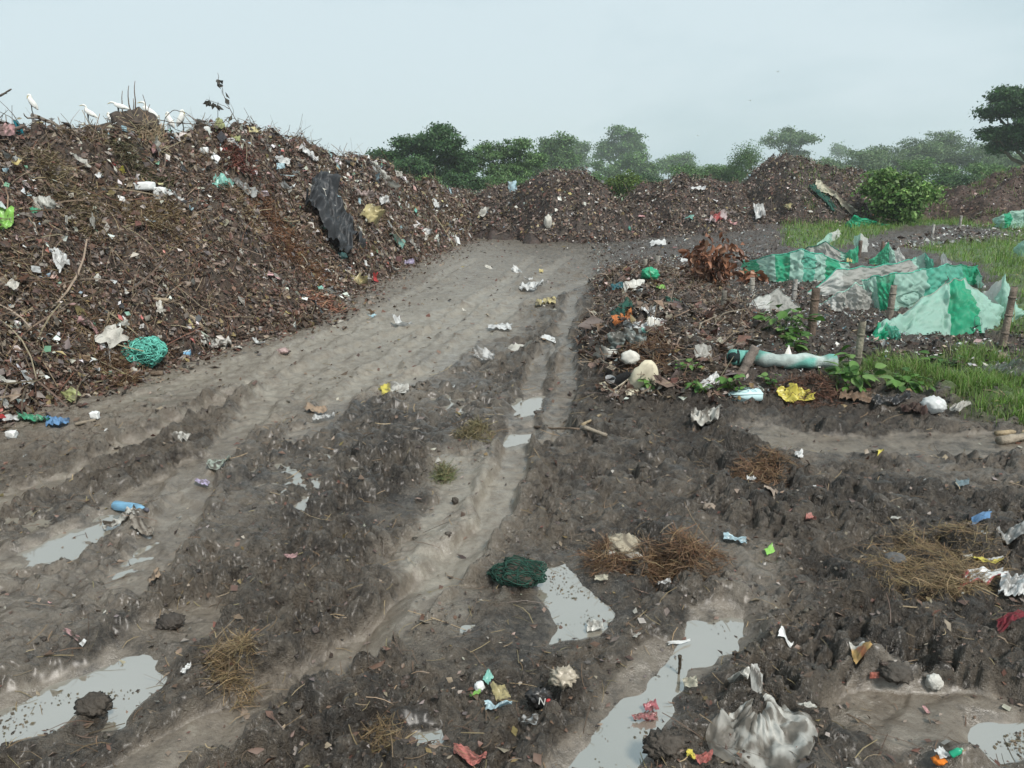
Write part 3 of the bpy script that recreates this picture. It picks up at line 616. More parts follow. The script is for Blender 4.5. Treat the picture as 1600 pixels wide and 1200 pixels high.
tree('thin_bare_tree', 'far bluish tree hedge behind the low shrubs', 'tree', 300, [(1100,268,40,10),(1020,275,30,12)], (1060,292), 2200, .8, MD, trunk_r=.2, seed=59)
tree('leafy_shrub', 'leafy green shrub standing alone on the grass before the reddish heap', 'shrub', 27, [(1405,300,36,26),(1385,285,22,20),(1425,300,32,20),(1400,325,40,20),(1440,305,20,16),(1370,300,18,12),(1402,338,32,13)], (1402,352), 4300, .14, [(.08, .17, .035), (.12, .22, .055), (.17, .28, .08), (.22, .33, .11)], trunk_r=.06, asp=.6, seed=61)

for i, (px, py, Y, rx, ry, lab) in enumerate([(600,283,56,30,14,'low undergrowth bush under the left side of the broad dark tree'),(660,288,57,34,12,'low undergrowth bush under the middle of the broad dark tree'),(725,284,58,30,14,'low undergrowth bush between the broad dark tree and the twiggy tree'),(790,286,60,34,13,'low undergrowth bush under the open twiggy tree'),(855,283,75,30,14,'low undergrowth bush under the rounded grey green tree'),(915,283,80,30,13,'low undergrowth bush under the tall hazy tree'),
        (1010,284,80,30,11,'low undergrowth bush beyond the yellow green bush'),(1370,280,66,34,13,'low undergrowth bush behind the leafy shrub, under the belt'),(1490,282,64,36,12,'low undergrowth bush under the highest belt crown'),(1590,278,60,34,14,'low undergrowth bush under the big dark layered tree')]):
    tree('undergrowth_bush', lab, 'bush', Y, [(px, py, rx, ry), (px - rx * .5, py + 4, rx * .7, ry), (px + rx * .5, py + 3, rx * .7, ry)], (px, 300), 1700, .2, MD if i % 2 else DK, 'undergrowth below the trees', trunk_r=.05, seed=81 + i)
# ------------------------------------------------------------------ damp air
def haze():
    m = bpy.data.materials.new('haze'); m.use_nodes = True; t = m.node_tree; t.nodes.clear()
    out = N(t, 'ShaderNodeOutputMaterial'); v = N(t, 'ShaderNodeVolumePrincipled')
    v.inputs['Color'].default_value = (.92, .97, 1.0, 1); v.inputs['Density'].default_value = .0008; v.inputs['Anisotropy'].default_value = .2
    L(t, v.outputs[0], out.inputs['Volume'])
    b, h0, h1 = 425, -1.5, 26
    V = [(-345, -10, h0), (345, -10, h0), (345, b, h0), (-345, b, h0), (-345, -10, h1), (345, -10, h1), (345, b, h1), (-345, b, h1)]
    F = [(0, 3, 2, 1), (4, 5, 6, 7), (0, 1, 5, 4), (1, 2, 6, 5), (2, 3, 7, 6), (3, 0, 4, 7)]
    o = obj('haze', mesh('haze', V, F, m)); tag(o, kind='stuff')
haze()

# ------------------------------------------------------------------ loose mud, straw and scraps on the ground
def ico():
    p = (1 + 5 ** .5) / 2; V = np.array([(-1, p, 0), (1, p, 0), (-1, -p, 0), (1, -p, 0), (0, -1, p), (0, 1, p), (0, -1, -p), (0, 1, -p), (p, 0, -1), (p, 0, 1), (-p, 0, -1), (-p, 0, 1)], float)
    F = [(0, 11, 5), (0, 5, 1), (0, 1, 7), (0, 7, 10), (0, 10, 11), (1, 5, 9), (5, 11, 4), (11, 10, 2), (10, 7, 6), (7, 1, 8), (3, 9, 4), (3, 4, 2), (3, 2, 6), (3, 6, 8), (3, 8, 9), (4, 9, 5), (2, 4, 11), (6, 2, 10), (8, 6, 7), (9, 8, 1)]
    return V / np.linalg.norm(V[0]), np.array(F)
def subdiv(V, F):
    V = list(map(tuple, V)); mid = {}; out = []
    def m(a, b):
        k = (min(a, b), max(a, b))
        if k not in mid: v = np.array(V[a]) + np.array(V[b]); v /= np.linalg.norm(v); V.append(tuple(v)); mid[k] = len(V) - 1
        return mid[k]
    for a, b, c in F: x, y, z = m(a, b), m(b, c), m(c, a); out += [(a, x, z), (b, y, x), (c, z, y), (x, y, z)]
    return np.array(V), np.array(out)
IV, IF = ico()
MUDC = amat('loose_mud', .5, .45, 0, 1.0, 55, .45, 30)
def open_ground(k, y0=1.3, y1=20, need=None):
    y = np.exp(rng.uniform(math.log(y0), math.log(y1), k)); x = rng.uniform(-1, 1, k) * (.76 * y + .5)
    z, ro, to, we, bk, sm_ = ground_h(x, y); h = heap_all(x, y); m = h < .02
    return x[m], y[m], z[m], ro[m], to[m], we[m], bk[m]
x, y, z, ro, to, we, bk = open_ground(15000, 1.4, 8); pud = np.zeros(len(x), bool)
for P, lv in PUD: pud |= poly_sd(x, y, P) < .03
keep = (rng.random(len(x)) < ro ** 1.5 * (.25 + sstep(-.1, .4, fbm(x * 1.7, y * 1.7, 3, 47)))) & ~pud; x, y, z, to = x[keep], y[keep], z[keep], to[keep]; k = len(x)
sz = np.clip(rng.gamma(1.3, .0028, k) + .0025, .0025, .03) * np.clip(y / 4, .8, 1.6)
V = IV[None] * (1 + .28 * rng.normal(size=(k, 12, 1))) * sz[:, None, None] * rng.uniform(.7, 1.3, (k, 1, 3)) * np.array([1.1, 1.1, .75])
V = V + np.c_[x, y, z + sz * .25][:, None, :]; F = (np.arange(k)[:, None, None] * 12 + IF[None]).reshape(-1, 3)
cc = np.repeat(palette(k, [(.05, .04, .032), (.075, .062, .05), (.10, .085, .068)], jit=.2), 12, 0)
o = obj('mud_clods', mesh('mud_clods', V.reshape(-1, 3), F, MUDC, cc, smooth=True)); tag(o, 'crumbled dark mud clods strewn over the churned track', 'mud clods', kind='stuff')
x, y, z, ro, to, we, bk = open_ground(16000, 1.4, 22); k = len(x); up = np.tile([0, 0, 1.0], (k, 1)); pr = rng.random(k) < .25 + .5 * ro + bk * .3
P = np.c_[x, y, z + .006][pr]; k = len(P)
a_ = leaves(P, up[:k], rng.gamma(3, .009, k) * np.clip(P[:, 1] / 5, .7, 2), np.full(k, .35), palette(k, LEAFPAL, LEAFW), lift=.003)
x, y, z, ro, to, we, bk = open_ground(9000, 1.4, 14); pr = rng.random(len(x)) < .15 + .6 * ro; P = np.c_[x, y, z + .008][pr]; k = len(P)
b_ = fibres(P, np.tile([0, 0, 1.0], (k, 1)), rng.gamma(2.5, .03, k), rng.uniform(.0008, .0022, k) * np.clip(P[:, 1] / 4, .8, 2), np.full(k, .3), palette(k, STRAWPAL), .7, 3)
yt = np.exp(rng.uniform(math.log(4.2), math.log(25), 9000)); xt_ = np.interp(yt, TOE[:, 1], TOE[:, 0]) + rng.gamma(1.2, .13, 9000) * np.clip(yt / 8, .6, 1.6) - .1; k = len(xt_)
c_ = leaves(np.c_[xt_, yt, H(xt_, yt) + .008], np.tile([0, 0, 1.0], (k, 1)), rng.gamma(4, .012, k), np.full(k, .4), palette(k, LEAFPAL, LEAFW), lift=.006)
V, F, C = join([a_, b_, c_]); o = obj('ground_litter', mesh('ground_litter', V, F, LEAFM, C)); tag(o, 'dead leaf shreds and straw bits trodden into the mud', 'leaf litter', kind='stuff')
# ------------------------------------------------------------------ builders for single things
FILM = amat('plastic_film', .30, .5, .25, .25, 30, .12, 12)
CLEAR = amat('clear_film', .26, .5, .2, .3, 25, .12, 14, alpha=.72)
CLOTH = amat('cloth', .8, .25, .1, .5, 120, .25, 18)
CARD = amat('card', .7, .3, 0, .15, 40, .15, 10)
WOOD = amat('wood', .75, .3, 0, .6, 60, .35, 20)
STONE = amat('stone', .7, .35, 0, .8, 40, .3, 18)
STRAW = amat('straw', .7, .3, .1, 0, var=.2, vscale=20)
CARCASS = amat('feathers', .7, .25, .1, .3, 60, .06, 20)
TARP = amat('tarp_film', .5, .35, .05, .2, 30, .15, 12)
MM = {'tarp': TARP, 'film': FILM, 'clear': CLEAR, 'cloth': CLOTH, 'card': CARD, 'stone': STONE, 'wood': WOOD}
CO = {'w': (.74, .75, .74), 'ow': (.62, .60, .54), 'cr': (.62, .57, .42), 'gy': (.36, .37, .36), 'pk': (.62, .34, .34), 'rd': (.50, .05, .05), 'dr': (.22, .015, .03), 'or': (.75, .22, .03), 'ye': (.78, .66, .04), 'py': (.62, .52, .22),
      'li': (.30, .70, .08), 'gn': (.05, .42, .22), 'tq': (.22, .60, .50), 'te': (.03, .20, .24), 'dg': (.02, .11, .08), 'bl': (.12, .32, .62), 'lb': (.45, .66, .74), 'bk': (.016, .017, .019), 'dk': (.05, .052, .057), 'tn': (.32, .22, .14), 'br': (.14, .07, .045), 'pu': (.40, .34, .52), 'mu': (.26, .23, .19)}
MUDCOL = np.array([.085, .07, .055])
def nrm3(P, sc, seed):
    return fbm(P[:, 0] * sc + P[:, 2] * sc * .7, P[:, 1] * sc - P[:, 2] * sc * .6, 3, seed)
def stain(P, c, amt, seed, sc=9):
    c = np.asarray(c, float); f = np.clip(sstep(.05 - amt * .5, .55 - amt * .3, nrm3(P, sc, seed)) * min(1, amt * 1.6), 0, 1)[:, None]
    return c * (1 - f) + MUDCOL * f
SEED = [1000]
def sd_(): SEED[0] += 7; return SEED[0]
def sheet(name, label, cat, px, py, w, h, ang, c, mat='film', crump=.16, dirt=.3, n=0, lift=.012, group=None, stripes=None, notch=.18):
    """thin crumpled sheet lying on whatever is under it; w, h as seen in the photo"""
    s = sd_(); r = np.random.default_rng(s); ca, sa = math.cos(R(ang)), math.sin(R(ang))
    cor = [hit(px + (a * w * ca - b * h * sa) / 2, py - (a * w * sa + b * h * ca) / 2) for a, b in ((-1, -1), (1, -1), (1, 1), (-1, 1))]
    c0 = hit(px, py); dist = c0[1]
    for i in range(4):   # a corner that met something far behind stays with the sheet
        v = cor[i] - c0; lim = 1.1 * math.hypot(w, h) / FPX * dist * 2.2; l = np.linalg.norm(v)
        if l > lim: cor[i] = c0 + v * lim / l
    k_ = dist / FPX; dmax = 1.1 * max(w, h) * k_ + .03   # a crumpled sheet rises rather than reaching far back
    yb = min(cor[0][1], cor[1][1])
    for i in (2, 3):
        if cor[i][1] - yb > dmax:
            a_, b_ = ((1, 1), (-1, 1))[i - 2]; cor[i] = atY(px + (a_ * w * ca - b_ * h * sa) / 2, py - (a_ * w * sa + b_ * h * ca) / 2, yb + dmax)
    n = n or int(np.clip(max(w, h) / 2.2, 9, 34)); uu, vv = np.meshgrid(np.linspace(0, 1, n), np.linspace(0, 1, n)); uu, vv = uu.ravel(), vv.ravel()
    th = np.arctan2(vv - .5, uu - .5); sh = 1 + notch * fbm(np.cos(th) * 1.6 + s, np.sin(th) * 1.6, 2, s); rr = np.maximum(np.abs(uu - .5), np.abs(vv - .5)) * 2
    k = 1 - (1 - sh) * rr; U, Vv = .5 + (uu - .5) * k, .5 + (vv - .5) * k
    P = ((1 - U) * (1 - Vv))[:, None] * cor[0] + (U * (1 - Vv))[:, None] * cor[1] + (U * Vv)[:, None] * cor[2] + ((1 - U) * Vv)[:, None] * cor[3]
    z = H(P[:, 0], P[:, 1], True).reshape(n, n); zl = z.copy()
    for _ in range(10): zp = np.pad(zl, 1, mode='edge'); zl = (zl * 2 + zp[:-2, 1:-1] + zp[2:, 1:-1] + zp[1:-1, :-2] + zp[1:-1, 2:]) / 6
    zl = np.maximum(zl, z - .02).ravel()
    for PP, lv in PUD: zl = np.where(poly_sd(P[:, 0], P[:, 1], PP) < .06, np.maximum(zl, lv - .006), zl)
    nx = np.cross(cor[1] - cor[0], cor[3] - cor[0]); nx = nx / (np.linalg.norm(nx) + 1e-9); nx = nx if nx[2] > 0 else -nx
    size = (w * h) ** .5 * k_ * 1.2; wa, ha = max(1, w / h) ** .5, max(1, h / w) ** .5
    f = np.abs(fbm(U * 2.1 * wa + s, Vv * 2.1 * ha, 3, s + 1, .45)) + .3 * np.abs(perlin((U + Vv) * 3.5, (U - Vv) * 1.6 + s, s + 2))
    lift = lift + (.07 if heap_all(c0[:1], c0[1:2])[0] > .1 else 0); P[:, 2] = np.maximum(zl, P[:, 2] - .02) + lift; P = P + (nx * .6 + np.array([0, -.25, .35])) * (f * crump * 1.3 * size)[:, None] + nx * (.008)
    col_ = np.tile(np.asarray(CO.get(c, c), float), (len(P), 1))
    if stripes:
        for a, b, axis, cc in stripes:
            t_ = uu if axis == 'u' else vv; m = (t_ >= a) & (t_ <= b); col_[m] = CO.get(cc, cc)
    g_ = col_.mean(1, keepdims=True); col_ = (col_ * .82 + g_ * .18) * .93
    col_ = stain(P, col_, dirt + .2, s, 7 / max(size * 3, .2)) if dirt else col_
    o = obj(name, mesh(name, P - c0, grid_faces(n, n), MM[mat], col_, smooth=True, uv=np.c_[uu, vv]), loc=c0)
    if label: tag(o, label, cat, group)
    return o
SPH = {2: subdiv(*subdiv(IV, IF))}; SPH[3] = subdiv(*SPH[2]); SPH[1] = subdiv(IV, IF)
def lump_(name, label, cat, px, py, w, h, c, mat='film', rough=.28, dirt=.3, lev=3, depth=.8, group=None, flat=.0, sc=2.6, sink=.1, yaw=0, second=None):
    """crumpled solid: bag, stone, knot; (px, py) is its foot in the photo"""
    s = sd_(); V, F = SPH[lev]; b = hit(px, py); k = math.hypot(b[1], CAM_H) / FPX; W, Hh = w * k, h * k * 1.03
    f = np.abs(nrm3(V, sc, s)) * 1.1 + .35 * np.abs(nrm3(V, sc * 2.3, s + 3)) + .25 * nrm3(V, sc * .6, s + 5)
    V0 = np.sign(V) * np.abs(V) ** .4 if name.startswith(('foam', 'paper_cup')) else V
    Q = V0 * (1 - rough * .55 + rough * f)[:, None]
    Q = Q / np.array([np.ptp(Q[:, 0]), np.ptp(Q[:, 1]), np.ptp(Q[:, 2])])
    Q = Q * np.array([W, W * depth, Hh]); Q[:, 2] -= Q[:, 2].min() + Hh * sink
    ca, sa = math.cos(yaw), math.sin(yaw); Q = np.c_[Q[:, 0] * ca - Q[:, 1] * sa, Q[:, 0] * sa + Q[:, 1] * ca, Q[:, 2]]
    col_ = np.tile(np.asarray(CO.get(c, c), float), (len(Q), 1))
    if second: m = nrm3(V, 1.5, s + 11) > .1; col_[m] = CO.get(second, second)
    col_ = stain(V, col_, dirt, s, 2.2)
    b = b.copy(); b[1] += W * depth * .35; b[2] = H(b[0], b[1])[0] if b[1] < 30 else b[2]
    o = obj(name, mesh(name, Q, F, MM[mat], col_, smooth=True), loc=b)
    if label: tag(o, label, cat, group)
    return o
def stick(name, label, cat, pts, r0, r1, c=(.2, .15, .1), group=None, twigs=0, mat=None, n=7, sub=5, parts=None):
    """pts: world points; smooth bent tapered branch with side twigs as parts"""
    P = np.array(pts, float); s = sd_(); r = np.random.default_rng(s)
    t_ = np.linspace(0, len(P) - 1, (len(P) - 1) * sub + 1); Q = np.stack([np.interp(t_, np.arange(len(P)), P[:, i]) for i in range(3)], 1)
    for _ in range(2): Q[1:-1] = (Q[:-2] + 2 * Q[1:-1] + Q[2:]) / 4
    l = np.linalg.norm(P[-1] - P[0]); Q[1:-1] += r.normal(size=(len(Q) - 2, 3)) * l * .006
    rad = np.linspace(r0, r1, len(Q)) * (1 + .1 * r.normal(size=len(Q)))
    V, F, C = tube(Q, rad, n, colr=c); b = Q[0]
    o = obj(name, mesh(name, V - b, F, mat or WOOD, C, smooth=True), loc=b)
    if label: tag(o, label, cat, group)
    for i in range(twigs):
        j = r.integers(len(Q) // 3, len(Q) - 1); d = r.normal(size=3); d[2] = abs(d[2]); d /= np.linalg.norm(d)
        V, F, C = tube(bent(Q[j], Q[j] + d * l * r.uniform(.12, .3), .2, 5, s + i), np.linspace(rad[j] * .6, rad[j] * .2, 5), 5, colr=c)
        q = obj('twig', mesh('twig', V - b, F, WOOD, C, smooth=True), o)
    return o
def gp(px, py, lift=0.0, detail=True):
    p = hit(px, py, detail); p[2] += lift; return p
def stake(label, px, ytop, ybot, wpx, lean=0, c=(.20, .155, .115), nodes=2, name='bamboo_stake', group='stakes around the beds'):
    b = gp(px, ybot); k = b[1] / FPX; h = (ybot - ytop) * k * 1.02; r = wpx * k * .5
    zs = np.linspace(-.12, h, 14); top = np.array([lean * h, 0, 1])
    path = np.c_[zs * lean, np.zeros(14), zs]; V, F, C = tube(path, r * np.linspace(1.04, .96, 14), 10, colr=c)
    s = sd_(); C = stain(V, C, .35, s, 8) * (1 + .3 * fbm(V[:, 2] * 3 + s, V[:, 0] * 40, 2, s))[:, None]
    o = obj(name, mesh(name, V, F, WOOD, np.clip(C, .02, 1), smooth=True), loc=b); tag(o, label, 'stake', group)
    for i in range(nodes):
        z0 = h * (i + .62) / (nodes + .2); zz = np.array([-.012, -.004, .004, .012]); V, F, C = tube(np.c_[(z0 + zz) * lean, zz * 0, z0 + zz], r * np.array([1.0, 1.16, 1.16, 1.0]), 10, colr=np.array(c) * .7)
        obj('node_ring', mesh('node_ring', V, F, WOOD, C, smooth=True), o)
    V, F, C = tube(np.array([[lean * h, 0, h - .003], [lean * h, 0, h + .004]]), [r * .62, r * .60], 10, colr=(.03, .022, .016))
    obj('hollow_shade', mesh('hollow_shade', V, F, WOOD, C), o)  # dark disc on the solid tip paints the shade inside the bamboo hollow
    return o

# ------------------------------------------------------------------ cloths, bags and wrappers, one by one
# black tarp hanging down the heap face
sheet('black_tarp', 'large black plastic tarp draped down the face of the long heap', 'tarp', 520, 366, 44, 118, 33, (.040, .043, .048), 'tarp', .26, 0, 60, .10, notch=.22)
LH = 'on the long leafy heap'
for row in [
 # name, label, category, px, py, w, h, angle, colour, material, crumple, dirt
 ('plastic_bag', 'lime green plastic bag half buried in the long leafy heap', 'bag', 10, 372, 34, 24, -10, 'li', 'film', .3, .15),
 ('plastic_scrap', 'small green scrap beside the grey crumpled bag on the long heap', 'scrap', 62, 364, 16, 14, 20, 'gn', 'film', .3, .2),
 ('food_packet', 'yellow and red food packet on the upper long heap', 'packet', 186, 282, 22, 16, 30, 'ye', 'film', .2, .1),
 ('plastic_bag', 'turquoise plastic bag lying on the upper long heap', 'bag', 348, 303, 36, 18, -35, 'tq', 'film', .25, .1),
 ('plastic_sheet', 'grey wrinkled plastic sheet next to the turquoise bag', 'sheet', 384, 307, 42, 16, -25, 'gy', 'film', .25, .35),
 ('cloth_rag', 'yellow green rag stretched along the crest of the long heap', 'rag', 357, 229, 36, 9, 3, (.45, .5, .2), 'cloth', .3, .25),
 ('cloth_rag', 'pink rag near the crest of the long heap', 'rag', 248, 243, 22, 13, 15, 'pk', 'cloth', .3, .35),
 ('cloth_rag', 'pink and cream rag caught at the crest beside the teal cloth', 'rag', 10, 215, 30, 14, 0, 'pk', 'cloth', .3, .3),
 ('plastic_bag', 'long white plastic bag hanging down the lower face of the long heap', 'bag', 99, 440, 20, 46, 22, 'w', 'film', .25, .2),
 ('plastic_strip', 'pale pink plastic strip above the turquoise net bundle', 'strip', 150, 538, 52, 10, -22, 'pk', 'film', .3, .4),
 ('wrapper', 'yellow green crumpled wrapper at the foot of the long heap', 'wrapper', 116, 618, 22, 22, -40, (.5, .55, .2), 'film', .35, .35),
 ('plastic_bag', 'white plastic bag lying flat at the foot of the long heap', 'bag', 17, 657, 32, 13, -8, 'w', 'film', .2, .1),
 ('plastic_ribbon', 'green plastic ribbon trailing between the white and blue bags', 'ribbon', 56, 661, 48, 7, -2, 'gn', 'film', .4, .25),
 ('plastic_bag', 'bright blue plastic bag at the foot of the long heap', 'bag', 91, 664, 36, 12, 4, 'bl', 'film', .3, .1),
 ('plastic_sheet', 'pale wrinkled plastic sheet at the heap foot past the pale bare branch', 'sheet', 338, 541, 44, 14, 6, 'ow', 'film', .4, .5),
 ('plastic_strip', 'long pale torn strip running down the heap crest past the black tarp', 'strip', 600, 283, 50, 12, -42, 'ow', 'film', .25, .4),
 ('plastic_strip', 'white torn strip beside the long pale strip on the crest', 'strip', 583, 272, 22, 7, -50, 'w', 'film', .25, .25),
 ('plastic_bag', 'yellow plastic bag beside the black tarp', 'bag', 579, 342, 28, 24, -20, 'py', 'film', .35, .15),
 ('plastic_scrap', 'white torn bag above the black tarp', 'scrap', 484, 266, 30, 14, -40, 'w', 'film', .35, .2),
 ('plastic_scrap', 'white flat scrap with pale blue piece beneath, above the black tarp', 'scrap', 441, 258, 24, 9, -15, 'w', 'film', .3, .2),
 ('plastic_scrap', 'pale blue scrap above the black tarp', 'scrap', 438, 267, 13, 9, 0, 'lb', 'film', .3, .2),
 ('plastic_scrap', 'pinkish white scrap above the yellow bag', 'scrap', 570, 312, 26, 10, 10, (.6, .45, .42), 'film', .3, .3),
 ('plastic_scrap', 'white scrap above and beyond the yellow bag', 'scrap', 600, 320, 15, 13, 20, 'w', 'film', .4, .2),
 ('plastic_strip', 'green and pale strip low on the heap face beyond the tarp', 'strip', 621, 388, 30, 9, -50, 'tq', 'film', .3, .35),
 ('plastic_strip', 'pale narrow strip beside the green strip low on the heap', 'strip', 646, 391, 26, 7, -60, 'ow', 'film', .3, .3),
 ('plastic_scrap', 'lilac plastic scrap at the heap foot beyond the tarp', 'scrap', 639, 412, 16, 8, 10, 'pu', 'film', .4, .15),
 ('plastic_bag', 'yellow bag at the heap foot below the tarp', 'bag', 560, 439, 26, 13, 0, 'py', 'film', .4, .3),
 ('foam_shoe', 'pink foam sole on the heap foot before the tarp', 'sole', 431, 456, 24, 10, -25, 'pk', 'card', .1, .25),
 ('paper_scrap', 'white paper scrap at the heap foot beside the red brown twigs', 'scrap', 508, 462, 13, 8, 10, 'w', 'card', .2, .1),
 ('plastic_bag', 'pale blue white plastic bag on the saddle between the heaps', 'bag', 803, 297, 14, 19, 10, 'lb', 'film', .2, .1),
 ('plastic_bag', 'white narrow bag hanging where the long heap ends', 'bag', 681, 331, 9, 20, 15, 'w', 'film', .3, .15),
 ('plastic_bag', 'white crumpled bag low where the long heap ends', 'bag', 667, 368, 13, 11, 0, 'w', 'film', .4, .15),
 ('plastic_bag', 'red and white plastic bag on the dark heap face', 'bag', 1119, 348, 32, 13, 25, (.7, .55, .55), 'film', .35, .1),
 ('plastic_scrap', 'white flat scrap on the crest of the dark heap with the red bag', 'scrap', 1090, 303, 22, 7, 0, 'w', 'film', .3, .1),
 ('plastic_scrap', 'green scrap low on the dark heap with the red bag', 'scrap', 1077, 349, 14, 7, -10, 'tq', 'film', .3, .2),
 ('plastic_bag', 'grey white bag in the notch before the tallest far heap', 'bag', 1186, 334, 15, 22, 10, 'w', 'film', .3, .2),
 ('pale_sheet', 'long pale woven sheet sliding down the side of the tallest far heap', 'sheet', 1304, 314, 78, 12, -38, 'cr', 'cloth', .12, .3),
 ('green_cloth_or_shade', 'dark green painted shadow strip beneath the long pale sheet', 'cloth', 1284, 313, 52, 10, -45, 'dg', 'cloth', .15, .2),  # no cloth here: dark sheet paints the green shadow under the pale sheet
 ('plastic_scrap', 'yellow scrap low on the tallest far heap', 'scrap', 1231, 333, 12, 9, -40, 'py', 'film', .3, .2),
 ('white_bag', 'white bag lying on the track end before the dark heap', 'bag', 1028, 381, 24, 7, 5, 'w', 'film', .3, .1),
 ('plastic_bag', 'muddy white bag lying across the far track', 'bag', 831, 450, 36, 11, 8, 'w', 'film', .35, .3),
 ('wrapper', 'yellow wrapper trodden into the far track', 'wrapper', 852, 474, 30, 8, 5, 'py', 'film', .3, .4),
 ('plastic_bag', 'flat white bag in the middle of the track', 'bag', 782, 515, 36, 8, 0, 'w', 'film', .3, .15),
 ('plastic_bag', 'crumpled clear plastic bag beside the wet rut', 'bag', 758, 558, 34, 20, -15, 'w', 'clear', .4, .3),
 ('snack_packet', 'yellow and white snack packet lying on the track', 'packet', 616, 613, 42, 9, 2, 'ow', 'film', .2, .3),
 ('cardboard_piece', 'brown curled cardboard piece on the track', 'cardboard', 494, 642, 32, 12, 3, 'tn', 'card', .25, .2),
 ('plastic_bag', 'clear torn bag next to the brown cardboard piece', 'bag', 506, 655, 34, 8, 10, 'w', 'clear', .35, .3),
 ('plastic_bag', 'muddy white bag on the dark ridge between the left ruts', 'bag', 287, 687, 28, 12, 15, 'ow', 'film', .35, .4),
 ('plastic_sheet', 'pale green flat sheet lying in the left wheel track', 'sheet', 344, 731, 36, 11, 10, (.5, .58, .48), 'film', .2, .4),
 ('paper_cup', 'pale lilac torn cup on the left wheel track', 'cup', 318, 762, 22, 9, -15, 'pu', 'card', .3, .3),
 ('wrapper', 'muddy white wrapper just below the blue bottle', 'wrapper', 192, 818, 56, 11, 12, 'ow', 'film', .3, .5),
 ('cardboard_piece', 'dark curled cardboard strip below the blue bottle', 'cardboard', 222, 832, 36, 9, -10, 'mu', 'card', .3, .4),
 ('wrapper', 'pink red wrapper in the churned mud beside the pale track', 'wrapper', 453, 871, 24, 9, 0, 'pk', 'film', .3, .3),
 ('paper_scrap', 'tan paper scrap in the mud above the grassy clump', 'scrap', 244, 912, 20, 15, 20, 'tn', 'card', .3, .4),
 ('wrapper', 'pink wrapper beside the left puddle', 'wrapper', 118, 1000, 22, 12, -20, 'pk', 'film', .35, .45),
 ('plastic_strip', 'white strip beside the pink wrapper at the left puddle', 'strip', 131, 1007, 12, 6, 50, 'w', 'film', .2, .2),
 ('cloth_rag', 'muddy white rag on the dark bank slope', 'rag', 1101, 656, 40, 24, -5, 'ow', 'cloth', .45, .35),
 ('wrapper', 'orange and white wrapper past the muddy rag', 'wrapper', 1150, 678, 22, 10, -15, (.72, .35, .22), 'film', .25, .2),
 ('plastic_scrap', 'white crumpled scrap in the mud near the brown straw', 'scrap', 1172, 760, 14, 10, 0, 'w', 'film', .45, .2),
 ('dead_leaf', 'large pale tan dead leaf standing in the mud', 'leaf', 1203, 780, 18, 30, -15, (.34, .26, .2), 'card', .12, .2),
 ('yellow_wrapper', 'small yellow wrapper on the smooth track by the grass', 'wrapper', 1375, 716, 18, 8, 25, 'ye', 'film', .2, .1),
 ('plastic_scrap', 'small white scrap on the smooth track beside the straw', 'scrap', 1247, 714, 13, 13, 0, 'w', 'film', .4, .1),
 ('plastic_scrap', 'dusty blue scrap in the churned mud near the straw mat', 'scrap', 1502, 760, 20, 12, -10, (.2, .3, .34), 'film', .3, .2),
 ('blue_plastic', 'bright blue plastic piece on the straw mat', 'plastic piece', 1530, 823, 28, 9, -8, 'bl', 'film', .12, .0),
 ('yellow_wrapper', 'yellow and white wrapper on the straw mat', 'wrapper', 1541, 879, 52, 10, 10, 'ye', 'film', .15, .05),
 ('red_packet', 'red and silver packet sticking up on the straw mat', 'packet', 1531, 913, 78, 17, 15, 'w', 'film', .10, .05),
 ('white_rag', 'white fluffy rag at the edge of the straw mat', 'rag', 1582, 932, 46, 22, -10, 'w', 'cloth', .45, .2),
 ('grey_sheet', 'silver grey sheet at the edge of the straw mat', 'sheet', 1580, 846, 50, 12, -5, 'gy', 'film', .3, .2),
 ('red_cloth', 'dark red cloth in the mud below the straw mat', 'cloth', 1582, 985, 54, 15, 10, 'dr', 'cloth', .25, .1),
 ('plastic_scrap', 'small bright green scrap beside the straw and sack', 'scrap', 1202, 866, 14, 9, 30, 'li', 'film', .2, .05),
 ('wrapper', 'small red torn wrapper in the dark churned mud', 'wrapper', 1265, 824, 16, 8, 0, (.6, .2, .16), 'film', .4, .2),
 ('wrapper', 'orange yellow food wrapper standing on dark clods', 'wrapper', 1344, 1026, 26, 26, 25, (.72, .42, .1), 'film', .2, .1),
 ('card_piece', 'white card standing in the mud by the long puddle', 'card', 1223, 1015, 21, 26, -15, 'w', 'card', .06, .1),
 ('wrapper', 'small brick red wrapper on the dark clods', 'wrapper', 1364, 1061, 14, 9, 0, (.5, .13, .08), 'film', .3, .15),
 ('plastic_scrap', 'pale yellow torn scrap above the big clear bag', 'scrap', 1081, 1072, 23, 15, 5, 'cr', 'film', .35, .15),
 ('red_wrapper', 'pink red wrapper at the edge of the long puddle', 'wrapper', 1017, 1121, 22, 15, 20, (.48, .12, .14), 'film', .4, .2),
 ('red_wrapper', 'long dull red strip below the pink red wrapper at the long puddle', 'strip', 1008, 1138, 40, 9, 18, (.38, .13, .13), 'film', .3, .3),
 ('red_cloth', 'red and yellow torn cloth below the big clear bag', 'cloth', 1090, 1194, 38, 12, -5, (.55, .14, .12), 'cloth', .4, .15),
 ('red_cloth', 'salmon red cloth half sunk in the mud', 'cloth', 735, 1190, 48, 17, -5, (.55, .17, .14), 'cloth', .4, .2),
 ('plastic_strip', 'pale blue plastic strip below the yellow clear wrapper', 'strip', 777, 1121, 40, 11, -5, 'lb', 'film', .25, .1),
 ('clear_wrapper', 'yellowish clear wrapper stuck upright in the mud', 'wrapper', 782, 1089, 24, 28, 20, 'py', 'clear', .3, .15),
 ('plastic_scrap', 'small green scrap beside the yellowish clear wrapper', 'scrap', 743, 1092, 18, 8, 25, 'li', 'film', .3, .1),
